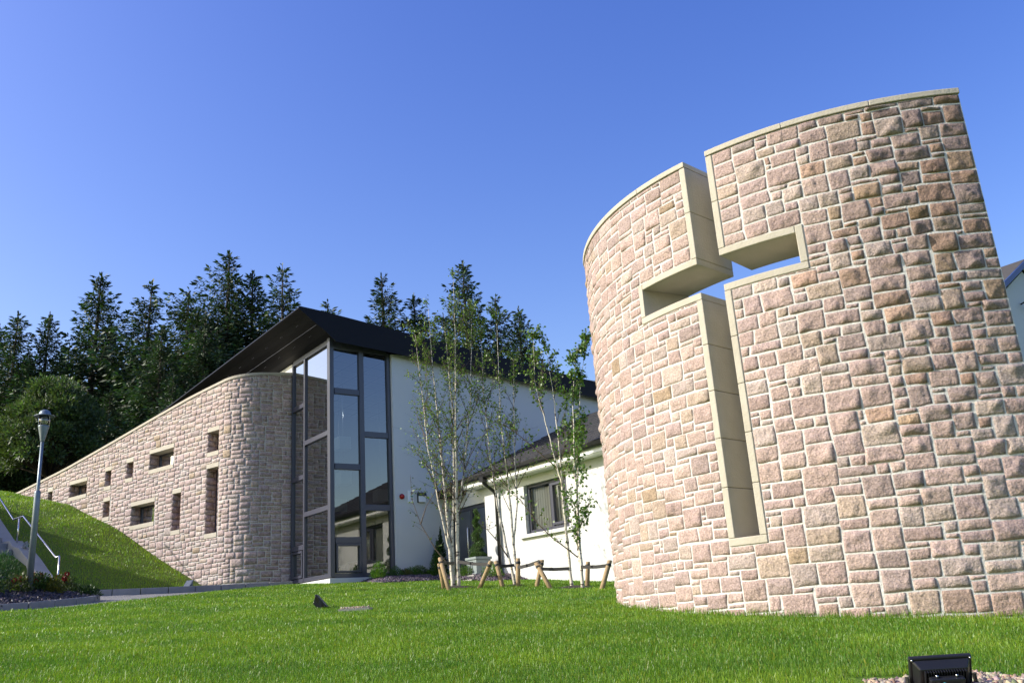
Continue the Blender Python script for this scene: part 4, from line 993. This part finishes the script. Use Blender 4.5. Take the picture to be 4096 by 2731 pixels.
# ------------------------------------------------------------------ birches
def birch(label, base, stems, nb, nl, ls, seed, spread=.9, lo=.35, tint=(1, 1, 1), extra=(), tipy=.5):
    rr = random.Random(seed); rg = np.random.default_rng(seed)
    x, y = base; z = lz(x, y); t = thing('birch_tree', label, 'tree', (x, y, z), 0, 'young birches in front of the bungalow')
    tr = MB(); br = MB(); LP = []; LD = []
    for st in stems:
        pts, r0 = st; pts = [Vector(p) for p in pts]
        # smooth the stem
        N = 26; cum = [0]
        for a, c in zip(pts[:-1], pts[1:]): cum.append(cum[-1] + (c - a).length)
        P = []
        for i in range(N + 1):
            d = cum[-1] * i / N; k = max(j for j in range(len(cum)) if cum[j] <= d + 1e-9); k = min(k, len(pts) - 2)
            f = (d - cum[k]) / (cum[k + 1] - cum[k]); q = pts[k].lerp(pts[k + 1], f)
            q += Vector(((rr.random() - .5), (rr.random() - .5), 0)) * .018; P.append(q)
        H = cum[-1]; R = [r0 * (1 - i / N) ** 1.2 * .80 + .003 for i in range(N + 1)]
        tr.tube(P, R, 10)
        for k in range(nb):
            f = lo + (1 - lo) * (rr.random() ** .9); i = min(N - 1, int(f * N)); p = P[i].lerp(P[i + 1], rr.random())
            a = rr.uniform(0, 2 * math.pi); L = spread * (1 - f * .86) * rr.uniform(.5, 1.25); up = rr.uniform(1.0, 2.6)
            d = Vector((math.cos(a), math.sin(a), up)).normalized()
            q = [p]; dd = d.copy(); n = 6
            for s in range(n):
                dd = (dd + Vector(((rr.random() - .5) * .35, (rr.random() - .5) * .35, .05 - s * .02))).normalized(); q.append(q[-1] + dd * L / n)
            br.tube(q, [.005 * (1 - s / (n + .5)) * (.6 + L) + .0014 for s in range(n + 1)], 5, False)
            for s in range(2, n + 1):
                for m in range(3):
                    sd = (dd + Vector((rr.gauss(0, .7), rr.gauss(0, .7), rr.gauss(0, .4)))).normalized(); l2 = rr.uniform(.08, .26) * (.5 + L)
                    e = q[s] + sd * l2; br.tube([q[s], q[s].lerp(e, .5) + Vector((0, 0, .01)), e], [.002, .0014, .0009], 4, False)
                    for _ in range(nl): LP.append(q[s].lerp(e, rr.uniform(.2, 1.1))); LD.append((rr.gauss(0, .6), rr.gauss(0, .6), rr.uniform(-1.2, .2)))
            for _ in range(nl * 2): LP.append(q[rr.randrange(2, n + 1)]); LD.append((rr.gauss(0, .6), rr.gauss(0, .6), rr.uniform(-1.2, .2)))
    for ex in extra:
        q = [Vector(p) for p in ex]; br.tube(q, [.014 - .011 * i / (len(q) - 1) for i in range(len(q))], 6, False)
        for a, c in zip(q[1:-1], q[2:]):
            for m in range(4 + 3 * (ls > .055)):
                p = a.lerp(c, rr.random()); e = p + Vector((rr.gauss(0, .14), rr.gauss(0, .14), rr.uniform(.02, .28))); br.tube([p, e], [.004, .0015], 4, False)
                for _ in range(nl): LP.append(p.lerp(e, rr.uniform(.4, 1.1))); LD.append((rr.gauss(0, .6), rr.gauss(0, .6), rr.uniform(-1, .2)))
    tr.build('trunk', M['birch'], t, absz=False); br.build('branches', M['twig'], t, absz=False)
    P = np.array([tuple(p) for p in LP]) + rg.normal(0, .02, (len(LP), 3)); D = np.array(LD)
    V, F = cards(P, D, ls * rg.uniform(.7, 1.3, len(P)), ls * .8, rg)
    np_mesh('crown', V, F, M['birchleaf'], t, tints(len(P), rg, .55, 1.4, .1) * np.array(tint), absz=False)
birch('tall multi stemmed birch with fine sparse leaves at the left of the row', (-1.42, 17.85),
      [([(-.05, 0, -.1), (-.08, .0, 1.2), (-.16, .05, 2.6), (-.26, .1, 4.4), (-.32, .1, 5.8)], .045), ([(.06, .02, -.1), (.1, 0, 1.5), (.16, 0, 3.2), (.24, 0, 5.0), (.26, 0, 6.45)], .05),
       ([(-.02, .05, -.05), (-.02, .0, .9), (.08, .05, 2.2), (.10, .0, 3.6), (.02, .0, 5.3)], .036), ([(-.04, 0, .5), (-.22, -.1, 1.5), (-.42, -.1, 2.8), (-.52, -.05, 4.2), (-.6, 0, 5.2)], .026), ([(.08, 0, 1.2), (.30, .1, 2.4), (.5, .1, 3.9), (.6, .1, 5.6)], .024)],
      27, 2, .046, 101, 1.7, .16, (1.5, 1.3, .9), extra=[[(-.04, 0, .35), (-.35, -.05, .75), (-.62, -.05, 1.25), (-.78, 0, 1.75), (-.8, 0, 2.2)], [(-.62, -.05, 1.25), (-.5, 0, 1.6), (-.25, 0, 1.95)]])
birch('slim middle birch with forked pale stems below the downpipe', (-.24, 17.83),
      [([(0, 0, -.1), (-.12, 0, .6), (-.26, 0, 1.5), (-.36, 0, 2.6), (-.42, .1, 3.9), (-.4, .1, 5.4)], .034), ([(.02, 0, -.05), (.0, 0, .9), (-.02, 0, 1.9), (-.10, 0, 3.2), (-.05, 0, 5.6)], .036), ([(.0, .0, .8), (.12, 0, 1.5), (.14, 0, 2.8), (.25, .05, 4.6)], .022)],
      21, 2, .048, 102, 1.4, .25, (1.4, 1.25, .85), extra=[[(-.1, 0, .5), (-.3, -.1, .85), (-.5, -.1, 1.1), (-.62, -.1, 1.15)]])
birch('right hand birch with larger leaves and a low arching branch', (.76, 16.46),
      [([(0, 0, -.1), (-.02, 0, 1.2), (-.02, 0, 2.6), (-.05, .05, 3.7), (-.12, .1, 4.6)], .038), ([(-.02, 0, 1.8), (-.2, 0, 2.8), (-.38, 0, 3.8), (-.35, 0, 4.7)], .018)],
      15, 2, .060, 103, 1.3, .3, (1.25, 1.2, .9), extra=[[(.2, -.1, .46), (.0, -.1, .64), (-.28, -.1, .88), (-.5, -.1, 1.12), (-.68, -.06, 1.40), (-.8, -.03, 1.6), (-1.0, 0, 1.76), (-1.22, 0, 1.98)], [(-.05, 0, 2.1), (-.3, 0, 2.35), (-.55, 0, 2.6), (-.8, 0, 2.85), (-1.0, 0, 3.0), (-1.15, 0, 3.05)]])
birch('rightmost leafy birch touching the edge of the curved wall', (.93, 16.2),
      [([(0, 0, -.1), (.03, 0, 1.0), (.06, 0, 2.3), (.12, 0, 3.4), (.30, 0, 4.4)], .04), ([(.02, .05, -.1), (-.02, .1, .8), (.12, .1, 2.2), (.30, .1, 3.7), (.5, .1, 4.6)], .026)],
      20, 3, .062, 104, .9, .15, (1.2, 1.2, .9))
for (x, y, r) in ((-1.42, 17.85, .36), (.82, 16.4, .34), (-.24, 17.83, .2)):
    b = MB(); n = 20; zc = lz(x, y)
    b.add([(x, y, zc + .045)] + [(x + r * (1 + .2 * math.sin(k * 2.7)) * math.cos(2 * math.pi * k / n), y + r * (1 + .2 * math.sin(k * 2.7)) * math.sin(2 * math.pi * k / n), lz(x + r * math.cos(2 * math.pi * k / n), y + r * math.sin(2 * math.pi * k / n)) + .008) for k in range(n)],
          [(0, k + 1, (k + 1) % n + 1) for k in range(n)], True)
    tag(b.build('bare_soil', M['soil']), kind='structure')

# ------------------------------------------------------------------ rose bed planting
def shrub_bush(label, x, y, r, h, seed, tint, n=900, L=.05, W=.03, blooms=0, up=.4, cat='shrub', name='shrub', group='shrubs in the rose bed'):
    z = bed_z(x, y); t = mound(name, label, cat, 0, 0, z, r, h, n, M['hedge'], tint, seed, group, up, L, W, 0, (x, y))
    if blooms:
        rg = np.random.default_rng(seed + 1); P = []; D = []
        for k in range(blooms):
            a = rg.uniform(0, 6.28); rr_ = rg.uniform(.3, 1) * r; c = np.array([math.cos(a) * rr_, math.sin(a) * rr_, h * rg.uniform(.55, 1.05)])
            q = rg.normal(size=(26, 3)); q /= np.linalg.norm(q, axis=1, keepdims=True); P.append(c + q * .015); D.append(q)
        P = np.concatenate(P); D = np.concatenate(D); V, F = cards(P, D, .045, .04, rg); np_mesh('blooms', V, F, M['rose'], t, tints(len(P), rg, .6, 1.4, .05), absz=False)
RB = [(-9.75, 15.6, .30, .38, 6, 'red rose bush at the front left of the bed'), (-9.2, 16.1, .28, .32, 7, 'red rose bush left of the lamp post foot'), (-9.05, 16.75, .28, .34, 5, 'red rose bush in front of the lamp post'),
      (-8.95, 17.4, .26, .34, 4, 'rose bush with few blooms just right of the lamp post'), (-8.85, 18.05, .26, .36, 6, 'rightmost red rose bush near the bed corner'), (-10.1, 16.6, .34, .46, 3, 'tall rose bush at the left edge of the bed'), (-9.6, 18.2, .3, .36, 2, 'rose bush behind the lamp post')]
for i, (x, y, r, h, nbm, lab) in enumerate(RB): shrub_bush(lab, x - .38, y + .12, r, h, 200 + i, (.75, .75, .6) if i % 2 else (.9, .7, .5), 620, .05, .032, nbm, .5, 'rose bush', 'rose_bush', 'rose bushes in the bed')
shrub_bush('blue green dwarf pine left of the lamp post', -10.05, 17.3, .40, .58, 230, (.55, .8, .95), 2200, .09, .012, 0, .7, 'shrub', 'dwarf_pine')
shrub_bush('orange tinted shrub at the right of the lamp post foot', -9.1, 17.55, .22, .30, 231, (1.7, .95, .4), 700, .04, .03)
shrub_bush('grey green shrub behind the orange tinted one', -9.35, 17.7, .3, .30, 232, (.8, 1.0, 1.0), 700, .04, .02)
shrub_bush('low spreading dark shrub near the bed corner', -8.8, 18.3, .26, .18, 233, (.5, .6, .4), 600, .05, .03)

# ------------------------------------------------------------------ conifers behind
def spruce_meshes(seed, H, Rr, gap, lean, asym, dens=1.0, droop=.15, top=.0, lo=.08):
    rr = random.Random(seed); rg = np.random.default_rng(seed)
    tr = MB(); tr.tube([(0, 0, 0), (lean * .3, 0, H * .4), (lean, 0, H * .8), (lean * 1.1, 0, H)], [.2, .14, .06, .012], 8)
    P = []; D = []; Ls = []; Tn = []
    z = H * lo
    while z < H * .985:
        t = z / H; nb = rr.randint(5, 7) if t < .9 else 3
        off = rr.uniform(0, 6.28); cx_ = lean * (t ** 1.2)
        for k in range(nb):
            a = off + k * 2 * math.pi / nb + rr.uniform(-.35, .35)
            env = (1 - t) ** 1.15 if t > .25 else .72 - (.25 - t) * .6
            L = Rr * env * rr.uniform(.45, 1.25) * (1 + asym * math.cos(a)) + .07
            if rr.random() < gap: continue
            d0 = np.array([math.cos(a), math.sin(a), 0]); n = max(6, int(L / .125 * dens)); s = np.linspace(.12, 1, n)
            rise = .62 * max(0, t - .3) + .06 * rr.uniform(-1, 1)
            dz = L * (rise * s - droop * 1.5 * (1.1 - t) * np.sin(s * 2.3) + (.20 + .15 * rr.random()) * s ** 3)
            C0 = np.array([cx_, 0, z]) + d0[None] * (s * L)[:, None]; C0[:, 2] += dz
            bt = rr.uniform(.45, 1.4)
            tr.tube([tuple(C0[0] - d0 * .1 * L), tuple(C0[n // 2]), tuple(C0[-1])], [.030 * (1 - t) + .010, .016 * (1 - t) + .006, .004], 4, False)
            sd = np.array([-d0[1], d0[0], 0])
            for i in range(n):
                tp = 1 - .55 * max(0, t - .55) / .45; wd = (.10 * tp ** 2 + .30 * L * (1 - s[i]) ** .8 * min(1, s[i] * 3)) * rr.uniform(.7, 1.3)
                for side in (-1, 1):
                    td = d0 * rr.uniform(.55, .95) + sd * side * rr.uniform(.6, 1.0); td = td / np.linalg.norm(td); td[2] = rr.uniform(-.45, .0) + .35 * max(0, t - .5)
                    m = max(3, int(wd / .065)); q = C0[i][None] + td[None] * (np.linspace(0, wd, m))[:, None]
                    q[:, 2] -= (np.linspace(0, 1, m) ** 2) * wd * .22; q += rg.normal(0, .03, (m, 3)); q[:, 2] -= rg.random(m) ** 2 * .20 * tp
                    P.append(q); dd = td[None] + rg.normal(0, .38, (m, 3)); dd[:, 2] -= .12
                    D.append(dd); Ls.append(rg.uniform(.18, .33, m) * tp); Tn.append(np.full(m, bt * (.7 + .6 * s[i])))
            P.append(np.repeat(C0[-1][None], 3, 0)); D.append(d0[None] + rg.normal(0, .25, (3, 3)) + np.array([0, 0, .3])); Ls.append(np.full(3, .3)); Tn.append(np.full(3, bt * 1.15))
        z += H * .026 * rr.uniform(.7, 1.3) * (1.35 - .7 * t)
    q = np.stack([np.full(14, lean * 1.1), np.zeros(14), H - rg.random(14) * .9], 1); P.append(q); dd = rg.normal(0, .35, (14, 3)); dd[:, 2] = abs(dd[:, 2]) + .8; D.append(dd); Ls.append(np.full(14, .24)); Tn.append(np.ones(14))
    P = np.concatenate(P); D = np.concatenate(D); Ls = np.concatenate(Ls); Tn = np.concatenate(Tn)
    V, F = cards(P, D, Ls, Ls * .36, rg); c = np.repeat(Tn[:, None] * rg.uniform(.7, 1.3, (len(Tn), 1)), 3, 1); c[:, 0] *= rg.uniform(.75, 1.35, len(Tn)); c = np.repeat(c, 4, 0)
    return tr, (V, F, c)
PROTO = {}
def conifer(kind, x, y, z, H, label, rz=0, sx=1.0):
    if kind not in PROTO:
        prm = dict(full=(301, 14, 4.9, .05, .15, .25), sparse=(302, 14, 5.2, .18, -.3, -.45), big=(303, 15, 6.0, .03, .2, -.4), thin=(304, 14, 4.0, .16, .5, -.35), dense=(305, 13, 4.6, .0, 0, .1, 1.1, .34), fine=(306, 13, 4.2, .10, -.2, .3))[kind]
        t = thing('conifer_tree', label, 'tree', (x, y, z), rz, 'conifers on the hillside behind')
        tr, (V, F, c) = spruce_meshes(*prm)
        tr.build('trunk', M['bark'], t, absz=False); np_mesh('crown', V, F, M['needle'], t, c, absz=False)
        PROTO[kind] = (t, prm[1]); h0 = prm[1]
    else:
        t = copy_tree(PROTO[kind][0]); h0 = PROTO[kind][1]
        t.location = (x, y, z); t.rotation_euler = (0, 0, rz); t['label'] = label
    k = H / h0; t.scale = (k * sx * 1.16, k * sx * 1.16, k)
def tip(ax, az, Y, zb, kind, label, rz=0, sx=1.0): conifer(kind, ax * Y, Y, zb, az * Y - zb, label, rz, sx)
# slope to the tip (x/Y, z/Y), distance
TR = [(-.588, .389, 44, 4.8, 'dense', 'dark dense conifer at the far left edge of the wood', .3, 1.0), (-.550, .386, 44.5, 4.8, 'dense', 'dark dense conifer second from the left', 2.0, .95), (-.497, .436, 46, 5.0, 'full', 'tall spruce with open branches left of the wood gap', .5, 1.1),
      (-.445, .419, 49, 5.2, 'thin', 'thin spruce with ragged top left of the tallest tree', 0, 1.15), (-.386, .401, 45, 5.0, 'sparse', 'leaning spruce crown just left of the tallest tree', 2.2, 1.1), (-.343, .452, 46.5, 5.0, 'big', 'tallest spruce above the stone wing', .2, 1.15),
      (-.302, .423, 47, 5.0, 'full', 'broad spruce right of the tallest tree', 3.4, 1.15), (-.263, .424, 50, 5.2, 'sparse', 'dark spruce nearest the roof corner', .8, 1.05), (-.47, .365, 56, 6, 'fine', 'distant thin spruce in the gap of the wood', .4, 1.2),
      (-.415, .362, 41, 4.8, 'full', 'lower spruce in front of the leaning crown', 1.5, 1.0), (-.36, .372, 42.5, 4.8, 'big', 'bushy spruce below the tallest tree', 4.4, 1.0), (-.523, .345, 52, 5.5, 'dense', 'dark conifer filling the gap beside the second tree', 1, 1.4),
      (-.61, .375, 50, 5.4, 'dense', 'dark conifer cut by the left picture edge', 4, 1.2), (-.225, .375, 56, 5.6, 'sparse', 'spruce mostly hidden behind the dark roof', 3, 1.2),
      (-.139, .410, 47, 5.0, 'thin', 'narrow spruce rising over the dark roof', 2.6, 1.15), (-.111, .375, 48, 5.0, 'fine', 'small spruce right of the narrow roof spruce', 1.3, 1.1), (-.049, .418, 46, 5.0, 'full', 'tall spruce behind the left birch crown', 2.9, 1.0),
      (-.020, .37, 47.5, 5.0, 'sparse', 'dark spruce between the birch crowns', 4.2, 1.1), (.010, .352, 45, 5.0, 'dense', 'rounded dark conifer behind the middle birches', 1.9, 1.0), (.026, .30, 44, 4.8, 'dense', 'lowest conifer beside the right birch crown', 3.0, 1.0), (-.08, .35, 52, 5.2, 'big', 'dark spruce filling between the roof spruces', 5.0, 1.0),
      (-.17, .345, 51, 5.2, 'fine', 'short spruce just above the dark roof edge', .9, 1.2), (-.335, .37, 58, 6, 'dense', 'dark conifer deep in the wood behind the tallest tree', .2, 1.6), (-.43, .345, 60, 6, 'dense', 'dark conifer deep in the wood behind the thin spruce', 2.4, 1.7),
      (-.27, .36, 60, 6, 'dense', 'dark conifer deep in the wood above the roof', 4.0, 1.6), (-.57, .33, 60, 6, 'dense', 'dark conifer deep in the wood at the left', 5.0, 1.7), (-.395, .30, 37, 4.6, 'full', 'small spruce close behind the top of the stone wing', 2.7, 1.25), (-.47, .285, 40, 4.8, 'dense', 'dark conifer right of the broadleaf tree', .4, 1.3)]
for a in TR: tip(*a)
# broadleaf tree at the left
def broadleaf(x, y, z, H, r, label):
    t = thing('broadleaf_tree', label, 'tree', (x, y, z)); rg = np.random.default_rng(77); rr = random.Random(5)
    b = MB(); b.tube([(0, 0, -.3), (.05, 0, H * .3), (0, .1, H * .55)], [.22, .16, .08], 9); C0 = []
    for k in range(120):
        q = rg.normal(size=3); q /= np.linalg.norm(q); q[2] = abs(q[2]) * 1.1 - .25
        ku = rg.uniform(.72, 1.12); c = np.array([q[0] * r * .8 * ku, q[1] * r * .8 * ku, H * .50 + q[2] * H * .42 * rg.uniform(.75, 1.1)]); C0.append(c)
        b.tube([(0, 0, H * .3), tuple(c * .55 + np.array([0, 0, H * .14])), tuple(c)], [.06, .035, .012], 5, False)
    b.build('trunk', M['bark'], t, absz=False)
    P = []; D = []; K = []
    for c in C0:
        n = 260; q = rg.normal(size=(n, 3)); q /= np.linalg.norm(q, axis=1, keepdims=True); s = rg.uniform(.3, .75)
        P.append(c + q * s * (rg.random((n, 1)) ** .4) * np.array([1, 1, .8])); D.append(q + np.array([0, 0, .5]) + rg.normal(0, .4, (n, 3))); K.append(np.full(n, rg.uniform(.7, 1.25)))
    P = np.concatenate(P); D = np.concatenate(D); K = np.concatenate(K)
    V, F = cards(P, D, rg.uniform(.10, .22, len(P)), .075, rg); c = tints(len(P), rg, .65, 1.3) * np.repeat(K, 4)[:, None]
    np_mesh('crown', V, F, M['leaf'], t, c, absz=False)
broadleaf(-.535 * 37, 37, 4.9, 6.9, 2.5, 'rounded green broadleaf tree in front of the conifers at left')
broadleaf(-15.4, 20.9, 3.0, 2.9, .75, 'young tree to the left of the concrete stair')
broadleaf(-.60 * 40, 40, 4.9, 5.2, 2.2, 'lower broadleaf tree cut by the left picture edge')

# ------------------------------------------------------------------ gabled house at the far right
gx, gy, gz = 17.53, 30.0, 10.12
gh = thing('gabled_house', 'white gabled house with blue bargeboard beyond the curved wall', 'house', (gx, gy, .6), BR)
# local x along the gable, y away
pitch = (11.2 - 10.12) / 1.88
hw = 2.4; ox = .35
b = MB(); zt = 10.12
b.prism([(ox, .5), (2 * hw - ox + .0, .5), (2 * hw - ox, zt - .15 + ox * pitch * .0), (hw, zt + hw * pitch - .32), (ox, zt - .15)], 'y', .25, 9.0); b.build('wall', M['white'], gh)
b = MB()
for sg in (0, 1):
    f = (lambda x: x) if sg == 0 else (lambda x: 2 * hw - x)
    pr = [(f(-.05), zt - .02), (f(hw), zt + hw * pitch + .02), (f(hw), zt + hw * pitch + .12), (f(-.05), zt + .08)]
    b.prism(pr, 'y', .03, 9.2)
b.build('roof', M['hroof'], gh)
b = MB()
for sg in (0, 1):
    f = (lambda x: x) if sg == 0 else (lambda x: 2 * hw - x)
    b.prism([(f(-.07), zt - .14), (f(hw), zt + hw * pitch - .12), (f(hw), zt + hw * pitch + .1), (f(-.07), zt + .08)], 'y', -.02, .03)
b.build('bargeboard', M['blue'], gh)
b = MB()
for sg in (0, 1):
    f = (lambda x: x) if sg == 0 else (lambda x: 2 * hw - x)
    b.prism([(f(-.03), zt - .13), (f(hw), zt + hw * pitch - .12), (f(hw), zt + hw * pitch - .08), (f(-.03), zt - .08)], 'y', .03, .25)
b.build('soffit', M['cream'], gh)
b = MB(); b.tube([(1.6, .24, 9.75), (1.6, .05, 9.8), (1.6, .0, 9.7)], .03, 8); b.box(1.52, 1.68, -.06, .06, 9.6, 9.7); b.build('wall_lamp', M['black'], gh)

# ------------------------------------------------------------------ light, sky, camera
EL = 31.0; S = Vector((-.986, -.167, 0)).normalized() * math.cos(R_(EL)) + Vector((0, 0, math.sin(R_(EL))))
sd = bpy.data.lights.new('sun', 'SUN'); sd.energy = 4.6; sd.angle = R_(.53); sd.color = (1.0, .95, .885)
so = bpy.data.objects.new('sun', sd); col.objects.link(so); so.rotation_euler = S.to_track_quat('Z', 'Y').to_euler(); so.location = (-20, -12, 30)
w = bpy.data.worlds.new('World'); sc.world = w; w.use_nodes = True; nt = w.node_tree
sky = nt.nodes.new('ShaderNodeTexSky'); sky.sky_type = 'NISHITA'; sky.sun_disc = False; sky.sun_elevation = R_(EL); sky.sun_rotation = R_(260.4)
sky.air_density = 1.3; sky.dust_density = 2.0; sky.ozone_density = 1.5; sky.altitude = 100
bg = nt.nodes['Background']; bg.inputs['Strength'].default_value = .15
hs_ = nt.nodes.new('ShaderNodeHueSaturation'); hs_.inputs['Hue'].default_value = .530; hs_.inputs['Saturation'].default_value = 1.42; hs_.inputs['Value'].default_value = 1.2
nt.links.new(sky.outputs['Color'], hs_.inputs['Color']); nt.links.new(hs_.outputs['Color'], bg.inputs['Color'])

cam = bpy.data.cameras.new('camera'); cam.sensor_width = 36; cam.lens = 2050 / 2352 * 36; cam.clip_end = 4000; cam.clip_start = .05
co = bpy.data.objects.new('camera', cam); col.objects.link(co); sc.camera = co
p, th = R_(17.25), R_(3.95)
Fv = Vector((0, math.cos(p), math.sin(p))); R0 = Vector((1, 0, 0)); U0 = Vector((0, -math.sin(p), math.cos(p)))
Rv = R0 * math.cos(th) - U0 * math.sin(th); Uv = R0 * math.sin(th) + U0 * math.cos(th)
co.matrix_world = Matrix(((Rv.x, Uv.x, -Fv.x, 0), (Rv.y, Uv.y, -Fv.y, 0), (Rv.z, Uv.z, -Fv.z, 0), (0, 0, 0, 1)))
sc.view_settings.view_transform = 'Standard'; sc.view_settings.look = 'None'; sc.view_settings.exposure = .45; sc.view_settings.gamma = 1
sc.render.engine = 'CYCLES'
sc.cycles.max_bounces = 8; sc.cycles.transparent_max_bounces = 16
